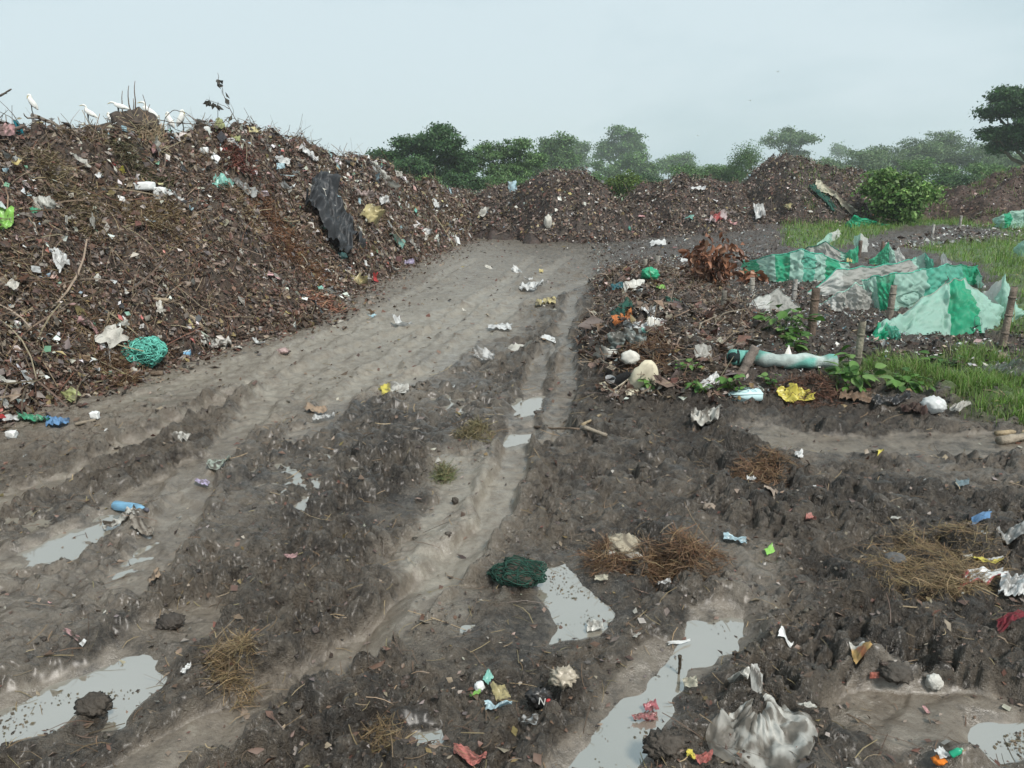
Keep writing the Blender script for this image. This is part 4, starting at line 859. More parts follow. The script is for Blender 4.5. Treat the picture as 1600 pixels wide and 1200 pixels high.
 ('plastic_scrap', 'small turquoise scrap beside the white ball of paper', 'scrap', 763, 1069, 13, 11, 50, 'tq', 'film', .3, .1),
 ('plastic_scrap', 'clear grey scrap below the black and white packet', 'scrap', 830, 1120, 30, 13, -10, 'w', 'clear', .4, .4),
 ('plastic_scrap', 'white flat scrap beside the straw and sack', 'scrap', 1148, 849, 36, 11, -12, 'lb', 'film', .25, .1),
 ('plastic_scrap', 'white curled scrap on the mud between the puddles', 'scrap', 1038, 911, 22, 8, 15, 'w', 'film', .3, .1),
 ('floating_wrapper', 'white wrapper floating on the long puddle', 'wrapper', 1060, 1010, 34, 5, 4, 'w', 'film', .1, .1),
 ('plastic_scrap', 'white torn scrap at the edge of the round puddle', 'scrap', 930, 987, 26, 12, 15, 'ow', 'film', .35, .2),
 ('plastic_scrap', 'cream scrap at the edge of the round puddle below the sack', 'scrap', 940, 911, 20, 8, 0, 'cr', 'film', .3, .2),
 # the rubbish bank by the beds
 ('orange_cloth', 'bright orange cloth on the rubbish bank', 'cloth', 974, 499, 30, 14, 12, 'or', 'cloth', .3, .02),
 ('white_sheet', 'white paper sheet on the rubbish bank', 'sheet', 992, 449, 34, 20, 5, 'ow', 'card', .15, .1),
 ('teal_bag', 'teal crumpled bag on the rubbish bank', 'bag', 967, 450, 20, 14, 20, 'te', 'film', .4, .1),
 ('green_cloth_or_shade', 'dark green cloth folded behind the orange cloth', 'cloth', 975, 487, 36, 20, 40, 'dg', 'cloth', .25, .05),
 ('green_cloth_or_shade', 'small dark green cloth on top of the rubbish bank', 'cloth', 1054, 475, 26, 13, -20, 'dg', 'cloth', .3, .1),
 ('white_paper', 'white torn paper beside the orange cloth', 'paper', 1012, 490, 26, 12, -10, 'w', 'card', .3, .1),
 ('white_card', 'creased white card hanging at the edge of the rubbish bank', 'card', 946, 556, 40, 26, -15, 'ow', 'card', .1, .15),
 ('grey_green_sheet', 'grey green plastic sheet on the edge of the rubbish bank', 'sheet', 982, 532, 58, 32, 10, (.22, .26, .24), 'film', .25, .3),
 ('white_fluff', 'white fluffy stuffing below the orange cloth', 'stuffing', 992, 514, 46, 14, -10, 'w', 'cloth', .6, .15),
 ('white_paper', 'small white card below the torn paper on the rubbish bank', 'card', 1024, 507, 26, 8, 8, 'w', 'card', .1, .1),
 ('lime_scrap', 'lime green scrap on the rubbish bank', 'scrap', 1033, 451, 15, 8, 0, 'li', 'film', .3, .1),
 ('flat_foam', 'flat cream foam piece under the cream dome', 'foam piece', 972, 616, 62, 10, 6, 'cr', 'card', .15, .15),
 ('clear_bag', 'pale clear bag lying on weeds on the bank', 'bag', 1098, 562, 26, 15, 10, 'ow', 'clear', .3, .2),
 ('white_bag', 'white plastic bag draped over weeds on the bank', 'bag', 1108, 602, 32, 18, 25, 'w', 'film', .3, .05),
 ('yellow_bag', 'bright yellow plastic bag lying below the beds', 'bag', 1242, 623, 56, 15, -5, 'ye', 'film', .2, .0),
 ('brown_bag', 'dark brown muddy sack beside the white tied bag', 'sack', 1428, 643, 40, 15, -5, (.10, .055, .045), 'cloth', .35, .1),
 ('grey_bag', 'grey clear bag in the grass beside the white tied bag', 'bag', 1500, 640, 30, 14, 25, 'ow', 'clear', .4, .1),
 ('brown_cardboard', 'brown crumpled cardboard below the vine leaves', 'cardboard', 1335, 628, 50, 12, -5, (.2, .12, .07), 'card', .35, .2),
 ('grey_net', 'dark grey net sheet slumped in the grass edge', 'net', 1572, 585, 80, 22, 5, (.10, .13, .11), 'clear', .35, .2),
 ('black_hose_sheet', 'dark plastic strips beside the brown sack', 'strips', 1390, 632, 56, 10, 8, 'dk', 'film', .35, .2)]:
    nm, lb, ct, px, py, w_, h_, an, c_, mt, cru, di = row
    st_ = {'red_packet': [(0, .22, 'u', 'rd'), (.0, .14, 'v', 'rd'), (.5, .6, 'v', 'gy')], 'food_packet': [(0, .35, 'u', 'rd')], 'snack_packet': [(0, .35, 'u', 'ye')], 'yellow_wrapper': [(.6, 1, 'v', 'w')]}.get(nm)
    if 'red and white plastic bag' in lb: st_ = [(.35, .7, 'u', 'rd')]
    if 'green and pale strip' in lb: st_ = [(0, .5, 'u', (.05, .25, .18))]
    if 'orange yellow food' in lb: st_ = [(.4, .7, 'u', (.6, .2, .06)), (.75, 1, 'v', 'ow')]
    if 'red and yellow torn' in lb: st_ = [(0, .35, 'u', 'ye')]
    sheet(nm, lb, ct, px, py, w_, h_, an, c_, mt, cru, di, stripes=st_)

for row in [
 # foot px, py, w, h, colour, material, roughness, dirt
 ('crumpled_bag', 'grey clear crumpled bag sitting on the long heap above the lime bag', 'bag', 68, 356, 34, 28, (.55, .55, .5), 'film', .5, .35, 3),
 ('foam_cup', 'white foam cup standing on the long heap', 'cup', 251, 328, 18, 20, 'w', 'card', .12, .05, 2),
 ('foam_tray', 'white foam tray beside the foam cup', 'tray', 227, 327, 28, 13, 'w', 'card', .15, .05, 2),
 ('foam_lump', 'round white foam lump near the crest of the long heap', 'foam', 319, 247, 13, 9, 'w', 'card', .2, .05, 2),
 ('foam_lump', 'small white foam ball above the round foam lump', 'foam', 326, 234, 9, 7, 'w', 'card', .2, .05, 2),
 ('foam_lump', 'white foam block under the yellow green rag', 'foam', 362, 247, 12, 10, 'w', 'card', .3, .1, 2),
 ('teal_lump', 'dark teal bundle at the heap foot below the tarp', 'bundle', 535, 428, 18, 12, (.05, .12, .12), 'cloth', .4, .2, 2),
 ('paper_cup', 'white crushed cup at the end of the stick by the heap foot', 'cup', 148, 661, 14, 13, 'w', 'card', .35, .1, 2),
 ('paper_cup', 'white crushed cup on the mud below the flat white bag', 'cup', 17, 692, 17, 14, 'w', 'card', .4, .2, 2),
 ('cone_sack', 'pale cone shaped sack on the face of the rounded heap', 'sack', 856, 366, 13, 24, 'ow', 'cloth', .3, .2, 2),
 ('pink_bag', 'pink white bag where the track meets the heap foot', 'bag', 441, 556, 22, 11, (.55, .4, .38), 'film', .5, .25, 2),
 ('green_bag', 'bright green plastic bag on top of the rubbish bank', 'bag', 1017, 441, 30, 22, 'gn', 'film', .35, .0, 3),
 ('muddy_sack', 'muddy cream sack lying on dry straw by the round puddle', 'sack', 975, 874, 62, 42, (.42, .37, .28), 'cloth', .35, .45, 3),
 ('sack_corner', 'pale torn sack corner in front of the muddy sack', 'sack', 951, 878, 24, 12, 'ow', 'cloth', .4, .3, 2),
 ('sack_corner', 'second pale sack scrap in front of the muddy sack, by the straw', 'sack', 992, 878, 32, 12, 'ow', 'cloth', .4, .3, 2),
 ('tan_bag', 'tan and white knotted plastic bag on the churned mud', 'bag', 881, 1092, 46, 30, (.55, .48, .38), 'film', .5, .3, 3),
 ('paper_ball', 'white crumpled paper ball on the churned mud', 'paper', 749, 1082, 17, 16, 'w', 'card', .5, .1, 2),
 ('white_tied_bag', 'full white tied plastic bag at the edge of the grass', 'bag', 1463, 649, 40, 28, 'w', 'film', .22, .0, 3),
 ('white_stone', 'white chalky stone at the foot of dark clods', 'stone', 1461, 1087, 25, 24, (.6, .58, .53), 'stone', .3, .2, 2),
 ('dark_stone', 'flat dark stone lying on the straw mat', 'stone', 1402, 881, 34, 16, (.10, .10, .10), 'stone', .15, .2, 2),
 ('tan_stone', 'flat tan stone in the mud beyond the straw and sack', 'stone', 1110, 796, 24, 12, (.3, .24, .19), 'stone', .25, .2, 2),
 ('mud_boulder', 'big round mud lump below the big clear bag', 'mud lump', 1045, 1192, 70, 38, (.07, .058, .047), 'stone', .55, .1, 3),
 ('mud_boulder', 'dark mud lump standing in the left puddle', 'mud lump', 140, 1124, 54, 34, (.06, .05, .04), 'stone', .4, .1, 3),
 ('mud_boulder', 'dark rounded clod on the mud above the left puddle', 'mud lump', 262, 985, 44, 24, (.06, .05, .042), 'stone', .4, .1, 3),
 ('mud_boulder', 'broad dark clod beside the white chalky stone', 'mud lump', 1402, 1088, 52, 26, (.07, .06, .05), 'stone', .35, .1, 3),
 ('mud_boulder', 'small pointed clod standing on the pale silt', 'mud lump', 711, 789, 12, 13, (.06, .05, .04), 'stone', .4, .1, 2),
 ('orange_rag', 'small orange rag at the muddy puddle rim', 'rag', 1470, 1198, 22, 8, 'or', 'cloth', .5, .1, 2),
 ('grey_rock', 'grey stone in the weeds on the rubbish bank', 'stone', 1008, 615, 16, 10, (.3, .29, .26), 'stone', .3, .2, 2)]:
    nm, lb, ct, px, py, w_, h_, c_, mt, ro_, di, lev = row
    lump_(nm, lb, ct, px, py, w_, h_, c_, mt, ro_, di, lev)

# big clear bag in the foreground: collapsed film with a raised fold, a muddy flap and a tied neck
def big_bag():
    nk = gp(1186, 1092); nk[2] += .035; arc = np.array([gp(*p) for p in ((1128,1118),(1100,1150),(1112,1192),(1165,1206),(1215,1212),(1262,1190),(1280,1148),(1262,1118),(1225,1098))])
    nu, nv = 90, 34; t_ = np.linspace(0, len(arc) - 1, nu); A = np.stack([np.interp(t_, np.arange(len(arc)), arc[:, i]) for i in range(3)], 1)
    for _ in range(6): A[1:-1] = (A[:-2] + 2 * A[1:-1] + A[2:]) / 4
    u_ = np.linspace(0, 1, nu)[None, :] + np.zeros((nv, 1)); v_ = np.linspace(0, 1, nv)[:, None] + np.zeros((1, nu))
    A = A[None] * (1 + 0 * v_[..., None]); P = nk + (A - nk) * (.14 + .86 * v_)[..., None]
    ctr = arc.mean(0); out_ = P - (nk * .5 + ctr * .5); out_[..., 2] = .05; out_ /= np.linalg.norm(out_, axis=2)[..., None] + 1e-6
    amp = np.sin(np.pi * v_ ** .8)
    fold = np.abs(perlin(u_ * 15 + 1.2 * perlin(u_ * 4, v_ * 2, 5), v_ * .8, 7)) * .026 + np.abs(perlin(u_ * 40 + v_ * 4, v_ * 2.5, 9)) * .014 + np.abs(perlin(u_ * 9 + v_ * 4, v_ * 4, 12)) * .014 + fbm(u_ * 5, v_ * 3, 2, 11) * .02
    bulge = .004 + .028 * np.exp(-((u_ - .68) / .15) ** 2) - .01 * np.exp(-((u_ - .36) / .07) ** 2)
    P = P + np.array([0, 0, 1.0]) * (amp * (bulge + fold))[..., None] + out_ * (amp * fold * .6)[..., None]
    P = P.reshape(-1, 3); hg = H(P[:, 0], P[:, 1]).reshape(nv, nu)
    for _ in range(8): zp = np.pad(hg, 1, mode='edge'); hg = (hg * 2 + zp[:-2, 1:-1] + zp[2:, 1:-1] + zp[1:-1, :-2] + zp[1:-1, 2:]) / 6
    P[:, 2] = (hg + .010 + .02 * np.exp(-(v_ / .2) ** 2) * (1 + perlin(u_ * 14, v_, 3)) + amp * (bulge * .4 + fold * .75)).ravel()
    uf, vf = u_.ravel(), v_.ravel(); c_ = np.tile((.70, .69, .64), (len(P), 1)); dirt = np.clip(sstep(-.15, .35, fbm(uf * 9, vf * 3, 3, 21)) * .85 + sstep(.75, 1.0, vf) * .55 + np.exp(-((uf - .22) / .13) ** 2) * .75, 0, .92)[:, None]
    c_ = c_ * (1 - dirt) + np.array((.15, .13, .105)) * dirt
    o = obj('large_clear_bag', mesh('large_clear_bag', P - nk, grid_faces(nv, nu), amat('muddy_film', .42, .4, .25, .3, 40, .25, 18, alpha=.70), c_, smooth=True), loc=nk); tag(o, 'large muddy clear plastic bag collapsed on a mud ridge', 'bag'); return o
bb = big_bag()
def part_of(o, root):
    o.parent = root; o.location = [o.location[i] - root.location[i] for i in range(3)]
part_of(sheet('bag_handle', None, None, 1180, 1088, 18, 22, 10, (.62, .62, .58), 'clear', .2, .3, 14, .02), bb)
part_of(sheet('torn_edge', None, None, 1150, 1085, 30, 16, -15, (.6, .58, .52), 'film', .25, .2, 14, .03), bb)
# black and white printed packet
pk = lump_('printed_packet', 'black and silver packet with white and red print, standing in mud', 'packet', 842, 1112, 42, 36, (.05, .05, .052), 'film', .5, .3, 3, .5)
def letters(txt, size, parent, loc, rot, c, name='lettering'):
    cu = bpy.data.curves.new(name, 'FONT'); cu.body = txt; cu.size = size; cu.extrude = .0008; cu.align_x = 'CENTER'; cu.resolution_u = 2
    t = bpy.data.objects.new(name, cu); col.objects.link(t); dg = bpy.context.evaluated_depsgraph_get(); me = bpy.data.meshes.new_from_object(t.evaluated_get(dg)); bpy.data.objects.remove(t)
    n = len(me.vertices); a = me.color_attributes.new('Col', 'FLOAT_COLOR', 'POINT'); a.data.foreach_set('color', np.tile([*c, 1], n).astype(np.float32)); me.materials.clear(); me.materials.append(CARD)
    o = obj(name, me, parent, loc); o.rotation_euler = rot; return o
letters('N', .034, pk, (.008, -.040, .040), (R(62), R(8), R(-6)), (.5, .5, .48))
o = lump_('red_mark', None, None, 842, 1112, 8, 7, 'rd', 'film', .1, 0, 1); o.parent = pk; o.location = (.032, -.036, .045)
# round blue bottle pressed in the mud
def bottle(name, label, px0, py0, px1, py1, rpx, c, capc):
    a = gp(px0, py0, .015); b = gp(px1, py1, .015); k = a[1] / FPX; r = rpx * k; t_ = np.array([0, .03, .1, .3, .5, .62, .74, .84, .9, .93])
    rr = np.array([.75, .95, 1, .93, 1, .97, .9, .6, .36, .34]) * r; P = a + (b - a) * t_[:, None]; V, F, C = tube(P, rr, 14, colr=c)
    o = obj(name, mesh(name, V - a, F, FILM, stain(V, C, .25, sd_(), 20), smooth=True), loc=a); tag(o, label, 'bottle')
    V, F, C = tube(a + (b - a) * np.array([[.90], [.98], [1.0]]), np.array([.4, .4, .3]) * r, 12, colr=capc); obj('cap', mesh('cap', V - a, F, CARD, C, smooth=True), o)
bottle('blue_bottle', 'crushed pale blue plastic bottle on the wet flat mud', 180, 793, 232, 801, 8.5, (.25, .5, .7), (.1, .1, .12))
bottle('green_cap_bottle', 'small green bottle neck lying in the mud near the corner puddle', 1484, 1186, 1503, 1176, 6.5, (.03, .45, .25), (.3, .6, .4))

# boxes
def boxthing(name, label, px, py, w, h, d, yaw, c, topc, parts):
    b = gp(px, py); k = math.hypot(b[1], 1.6) / FPX; W, Hh, D = w * k, h * k, d * k
    V = np.array([(x_, y_, z_) for z_ in (0, 1) for x_, y_ in ((-.5, 0), (.5, 0), (.5, 1), (-.5, 1))]) * np.array([W, D, Hh]); V[:, :2] += np.random.default_rng(sd_()).normal(size=(8, 2)) * W * .015
    F = np.array([(0, 1, 5, 4), (1, 2, 6, 5), (2, 3, 7, 6), (3, 0, 4, 7), (0, 3, 2, 1), (4, 5, 6, 7)])
    o = obj(name, mesh(name, V, F, CARD, c), loc=(b[0], b[1], b[2] - .012)); o.rotation_euler = (R(4), R(-3), yaw); tag(o, label, 'box')
    e_ = .004; V = np.array([(-.52, -.02), (.52, -.02), (.52, 1.02), (-.52, 1.02)]) * np.array([W, D]); V = np.r_[np.c_[V, np.full(4, Hh + .002)], np.c_[V, np.full(4, Hh + .002 + e_)]]
    l = obj('lid', mesh('lid', V, F, CARD, topc), o)
    th = np.linspace(0, 6.283, 25)[:-1]
    if parts == 'oval':
        ring = []; 
        for rr in (.16, .12): ring.append(np.c_[np.cos(th) * W * rr, D * .5 + np.sin(th) * D * rr * 1.6, np.full(24, Hh + .0085)])
        Fr = np.array([(i, (i + 1) % 24, 24 + (i + 1) % 24, 24 + i) for i in range(24)]); obj('printed_oval', mesh('printed_oval', np.concatenate(ring), Fr, CARD, (.30, .45, .5)), l)
        for sx in (-.3, .3):
            V4 = np.array([(sx - .07, .3), (sx + .07, .3), (sx + .07, .7), (sx - .07, .7)]) * np.array([W, D]); obj('printed_panel', mesh('printed_panel', np.c_[V4, np.full(4, Hh + .0084)], [(0, 1, 2, 3)], CARD, (.50, .70, .74)), l)
    else:
        V4 = np.array([(-.4, .1), (.4, .1), (.4, .45), (-.4, .45)]) * np.array([W, D]); obj('printed_band', mesh('printed_band', np.c_[V4, np.full(4, Hh + .0084)], [(0, 1, 2, 3)], CARD, (.55, .68, .75)), l)
boxthing('pale_blue_box', 'pale blue flat carton with printed lid lying below the weeds', 1166, 625, 50, 11, 30, R(-3), (.48, .66, .68), (.55, .74, .75), 'oval')
boxthing('blue_box', 'small blue and white carton at the foot of the long heap', 286, 557, 21, 9, 16, R(12), (.20, .42, .62), (.62, .72, .78), 'band')

# cream foam dome with a black shoe
def dome():
    b = gp(1003, 603); k = math.hypot(b[1], 1.6) / FPX; W = 23 * k; Hh = 44 * k
    th, ph = np.meshgrid(np.linspace(0, 6.2832, 27)[:-1], np.linspace(0, 1.5708, 9)); V = np.stack([np.cos(th) * np.cos(ph) * W, np.sin(th) * np.cos(ph) * W * .8, np.sin(ph) * Hh], -1).reshape(-1, 3)
    V *= (1 + .08 * nrm3(V / W, 1.3, 71))[:, None]
    F = [(i * 26 + j, i * 26 + (j + 1) % 26, (i + 1) * 26 + (j + 1) % 26, (i + 1) * 26 + j) for i in range(8) for j in range(26)]
    o = obj('foam_dome', mesh('foam_dome', V, F, CARD, stain(V, np.tile((.60, .54, .40), (len(V), 1)), .25, 73, 14), smooth=True), loc=b); o.rotation_euler = (R(10), R(14), 0); tag(o, 'cream dome shaped foam shell on the edge of the rubbish bank', 'foam shell')
    V2 = V * 1.06; sel = [f for f in F if f[0] < 26]
    us, F2 = np.unique(np.array(sel), return_inverse=True); obj('rim', mesh('rim', V2[us], F2.reshape(-1, 4), CARD, (.5, .45, .34), smooth=True), o)
    # shoe
    b = gp(968, 603, .03); k = math.hypot(b[1], 1.6) / FPX; L_ = 42 * k
    prof = [(-.5, .12, .2), (-.42, .19, .3), (-.25, .2, .34), (0, .2, .26), (.25, .19, .2), (.42, .15, .15), (.5, .06, .08)]
    V = []; n = 12
    for t_, wd, hh in prof:
        for j in range(n):
            a = j / n * 6.2832; V.append((t_ * L_, math.cos(a) * wd * L_ * .8, max(math.sin(a), -.35) * hh * L_ + .1 * L_))
    F = [(i * n + j, i * n + (j + 1) % n, (i + 1) * n + (j + 1) % n, (i + 1) * n + j) for i in range(6) for j in range(n)]
    o = obj('black_shoe', mesh('black_shoe', V, F, CLOTH, (.012, .012, .013), smooth=True), loc=b); o.rotation_euler = (R(20), R(-28), R(20)); tag(o, 'black shoe lying against the cream foam dome', 'shoe')
    V = np.array([(t_ * L_ * 1.03, s_ * wd * L_ * .85, z_ * L_) for t_, wd, hh in prof for s_, z_ in ((-1, .0), (1, .0), (1, .07), (-1, .07))])
    F = [(i * 4 + j, i * 4 + (j + 1) % 4, (i + 1) * 4 + (j + 1) % 4, (i + 1) * 4 + j) for i in range(6) for j in range(4)]
    obj('sole', mesh('sole', V, F, CARD, (.55, .5, .4)), o)
    V, F, C = tube(np.array([(-.36 * L_, 0, .36 * L_), (-.3 * L_, 0, .5 * L_)]), [.17 * L_, .19 * L_], 12, cap=False, colr=(.6, .6, .6)); obj('lining', mesh('lining', V, F, CLOTH, C, smooth=True), o)
    lump_('white_foam_piece', 'white foam piece behind the black shoe', 'foam piece', 985, 585, 30, 24, 'ow', 'card', .3, .15, 2)
    lump_('cream_foam_piece', 'cream foam wedge in front of the black shoe', 'foam piece', 945, 610, 22, 16, 'cr', 'card', .3, .2, 2)
    lump_('dark_bag', 'slate grey bag tucked under the cream foam dome', 'bag', 990, 600, 22, 22, (.07, .08, .09), 'film', .4, .1, 2)
dome()

# knotted nets and fibre bundles
def bundle(name, label, px, py, w, h, c, core, n=260, rr=.0022):
    b = gp(px, py); k = math.hypot(b[1], CAM_H) / FPX; W, Hh = w * k, h * k; s = sd_(); r = np.random.default_rng(s)
    V, F = SPH[2]; Q = V * (1 + .3 * nrm3(V, 1.5, s))[:, None] * np.array([W * .46, W * .4, Hh * .46]) + np.array([0, W * .3, Hh * .4])
    o = obj(name, mesh(name, Q, F, CLOTH, stain(V, np.tile(core, (len(V), 1)), .3, s, 3), smooth=True), loc=b); tag(o, label, 'net bundle')
    parts = []
    for i in range(n):
        d = r.normal(size=3); d /= np.linalg.norm(d); e_ = r.normal(size=3); e_ -= d * (d @ e_); e_ /= np.linalg.norm(e_); a = np.linspace(0, r.uniform(.6, 2.2), 9)[:, None]
        P = (d * np.cos(a) + e_ * np.sin(a)); P *= (1 + .3 * nrm3(P, 1.5, s) + r.uniform(-.02, .12) + .05 * np.sin(a[:, 0] * 9 + i))[:, None]; P = P * np.array([W * .47, W * .41, Hh * .47]) + np.array([0, W * .3, Hh * .4])
        parts.append(tube(P, rr * r.uniform(.6, 1.5), 3, cap=False, colr=np.array(c) * r.uniform(.5, 1.3)))
    V, F, C = join(parts); obj('netting', mesh('netting', V, F, CLOTH, C), o)
bundle('turquoise_net_bundle', 'turquoise knotted net bundle at the foot of the long heap', 217, 572, 60, 44, (.16, .55, .45), (.10, .34, .28), 280, .006)
bundle('dark_green_net', 'muddy dark green net bundle at the edge of the round puddle', 812, 917, 78, 28, (.03, .085, .062), (.06, .05, .04), 190, .0020)
def teal_cloth():
    P = atY(41, 232, 9.9); h = atY(41, 189, 9.9)[2]; n, m = 9, 22; V = []
    for j in range(m):
        for i in range(n):
            a = i / (n - 1); t_ = j / (m - 1); V.append((P[0] + (a - .5) * .10 * (.7 + .5 * math.sin(t_ * 3)) + .02 * math.sin(t_ * 6), P[1] - .12 + .035 * math.sin(a * 12 + t_ * 2), h - t_ * (h - P[2] + .12)))
    o = obj('teal_cloth', mesh('teal_cloth', V, grid_faces(m, n), CLOTH, (.02, .19, .24), smooth=True)); tag(o, 'teal twisted cloth hanging from a branch on the heap crest', 'cloth')
teal_cloth()
# ------------------------------------------------------------------ net fences round the seed beds
def net_mat(name, stops, emblem=None, hem=None):
    """woven sack net: bands of colour across the cloth (from, colour), printed round emblem, thread weave"""
    m = bpy.data.materials.new(name); m.use_nodes = True; t = m.node_tree; t.nodes.clear()
    out = N(t, 'ShaderNodeOutputMaterial'); b = N(t, 'ShaderNodeBsdfPrincipled'); uvn = N(t, 'ShaderNodeTexCoord'); sp = N(t, 'ShaderNodeSeparateXYZ'); L(t, uvn.outputs['UV'], sp.inputs[0])
    cr = N(t, 'ShaderNodeValToRGB'); cr.color_ramp.interpolation = 'CONSTANT'; el = cr.color_ramp.elements
    while len(el) > 1: el.remove(el[-1])
    el[0].position = 0; el[0].color = (*stops[0][1], 1)
    for p, c in stops[1:]: x_ = el.new(p); x_.color = (*c, 1)
    wob = N(t, 'ShaderNodeTexNoise'); wob.inputs['Scale'].default_value = 6; L(t, uvn.outputs['UV'], wob.inputs['Vector'])
    def math_(op, a, b_=None):
        n = N(t, 'ShaderNodeMath', operation=op)
        for i, v in enumerate((a, b_)):
            if v is None: continue
            if isinstance(v, (int, float)): n.inputs[i].default_value = v
            else: L(t, v, n.inputs[i])
        return n.outputs[0]
    L(t, math_('ADD', sp.outputs[0], math_('MULTIPLY', math_('SUBTRACT', wob.outputs[0], .5), .012)), cr.inputs[0]); c = cr.outputs[0]
    def mixc(f, a, b_):
        n = N(t, 'ShaderNodeMix', data_type='RGBA'); L(t, f, n.inputs[0])
        for i, v in ((6, a), (7, b_)):
            if isinstance(v, tuple): n.inputs[i].default_value = (*v, 1)
            else: L(t, v, n.inputs[i])
        return n.outputs[2]
    if hem: c = mixc(math_('GREATER_THAN', sp.outputs[1], .93), c, hem)
    if emblem:
        eu, ev, er, asp = emblem
        du = math_('MULTIPLY', math_('SUBTRACT', sp.outputs[0], eu), asp); dv = math_('SUBTRACT', sp.outputs[1], ev)
        d = math_('SQRT', math_('ADD', math_('MULTIPLY', du, du), math_('MULTIPLY', dv, dv)))
        ring = math_('MULTIPLY', math_('LESS_THAN', d, er), math_('GREATER_THAN', d, er * .80))
        vo = N(t, 'ShaderNodeTexVoronoi'); vo.inputs['Scale'].default_value = 3.2 / er; cm = N(t, 'ShaderNodeCombineXYZ'); L(t, du, cm.inputs[0]); L(t, dv, cm.inputs[1]); L(t, cm.outputs[0], vo.inputs['Vector'])
        inner = math_('MULTIPLY', math_('LESS_THAN', d, er * .66), math_('LESS_THAN', vo.outputs['Distance'], .36))
        f = math_('MULTIPLY', math_('MAXIMUM', ring, inner), .8); c = mixc(f, c, (.02, .14, .10))
    wv = N(t, 'ShaderNodeTexNoise'); wv.inputs['Scale'].default_value = 9; wv.inputs['Detail'].default_value = 6; L(t, uvn.outputs['Object'], wv.inputs['Vector'])
    mr = N(t, 'ShaderNodeMapRange'); mr.inputs['From Min'].default_value = .35; mr.inputs['From Max'].default_value = .7; mr.inputs['To Min'].default_value = 0; mr.inputs['To Max'].default_value = .14; L(t, wv.outputs[0], mr.inputs[0])
    c = mixc(mr.outputs[0], c, (.33, .30, .25))
    L(t, c, b.inputs['Base Color']); b.inputs['Roughness'].default_value = .55
    fine = N(t, 'ShaderNodeTexNoise'); fine.inputs['Scale'].default_value = 220; L(t, uvn.outputs['Object'], fine.inputs['Vector']); bp = N(t, 'ShaderNodeBump'); bp.inputs['Strength'].default_value = .3; bp.inputs['Distance'].default_value = .004; L(t, fine.outputs[0], bp.inputs['Height']); L(t, bp.outputs[0], b.inputs['Normal'])
    tr = N(t, 'ShaderNodeBsdfTranslucent'); L(t, c, tr.inputs[0]); m1 = N(t, 'ShaderNodeMixShader'); m1.inputs[0].default_value = .35; L(t, b.outputs[0], m1.inputs[1]); L(t, tr.outputs[0], m1.inputs[2])
    tp = N(t, 'ShaderNodeBsdfTransparent'); m2 = N(t, 'ShaderNodeMixShader'); m2.inputs[0].default_value = .82; L(t, tp.outputs[0], m2.inputs[1]); L(t, m1.outputs[0], m2.inputs[2]); L(t, m2.outputs[0], out.inputs[0])
    return m
GR, PG, GW, WH, GG = (.005, .42, .22), (.40, .66, .56), (.46, .46, .43), (.70, .71, .68), (.10, .50, .36)
def net(label, cols, stops, emblem=None, hem=None, dy=0.0, fold=.05, seed=1, nu=110, nv=34, Y=None, name='net_fence', slack=.03, cat='net'):
    """cols: photo (top x, top y, foot x, foot y) along the fence; feet meet the ground, tops rise above them (dy leans them back)"""
    T, B = [], []
    for tx, ty, bx, by in cols:
        b = hit(bx, by); yy_ = (Y if Y else b[1]) + dy; T.append(atY(tx, ty, yy_)); B.append(b if not Y else atY(bx, by, Y))
    T, B = np.array(T), np.array(B); s = np.linspace(0, len(T) - 1, nu); ip = lambda A: np.stack([np.interp(s, np.arange(len(A)), A[:, i]) for i in range(3)], 1)
    T, B = ip(T), ip(B); v = np.linspace(0, 1, nv)[:, None, None]; P = B[None] * (1 - v) + T[None] * v
    uu = np.linspace(0, 1, nu)[None, :] + np.zeros((nv, 1)); vv = np.linspace(0, 1, nv)[:, None] + np.zeros((1, nu))
    al = np.gradient(T * .5 + B * .5, axis=0); nn = np.cross(al, T - B); nn /= np.linalg.norm(nn, axis=1)[:, None] + 1e-9
    wv = .72 * fold * (fbm(uu * 7 + seed, vv * 1.3, 3, seed + 3) + .7 * np.abs(perlin(uu * 13 + vv * 4, vv * 2 + seed, seed + 5)) + .4 * np.abs(perlin(uu * 24 + vv * 7, vv * 2.5 + seed, seed + 11)) + .25 * fbm(uu * 30, vv * 9 + seed, 2, seed + 9)) * (.35 + 1.0 * np.sin(np.pi * np.clip(vv, .08, .97)))
    P = P + nn[None] * wv[..., None]; fr = np.clip(uu * (len(cols) - 1), 0, len(cols) - 1.001) % 1; P[..., 2] -= slack * np.sin(np.pi * fr) * vv
    P[..., 2] += .010 * fbm(uu * 18, vv * 3, 2, seed + 7)
    b0 = B.mean(0); P = P.reshape(-1, 3)
    o = obj(name, mesh(name, P - b0, grid_faces(nv, nu), net_mat(name, stops, emblem, None), smooth=True, uv=np.c_[uu.ravel(), vv.ravel()]), loc=b0); tag(o, label, cat, 'net fences round the seed beds')
    if hem:
        top = P.reshape(nv, nu, 3)[-1]; V, F, C = tube(top, .007 * max(b0[1] / 10, .8), 6, colr=hem); obj('top_hem', mesh('top_hem', V - b0, F, CLOTH, C, smooth=True), o)
    return o
net('green and white striped net with round emblem, at the back of the beds', [(1160,408,1166,428),(1205,398,1208,440),(1252,389,1248,441),(1285,396,1280,440),(1327,412,1322,436)], [(0, GR), (.14, PG), (.28, GR), (.41, PG), (.52, GG), (.66, PG), (.8, GR), (.9, PG)], (.60, .62, .2, 2.0), GG, .1, .10, 3)
net('grey white net peak behind the striped emblem net', [(1236,398,1240,405),(1262,386,1262,412),(1290,377,1290,412),(1322,397,1322,410)], [(0, GW), (.9, PG)], None, (.05, .2, .15), .05, .06, 5)
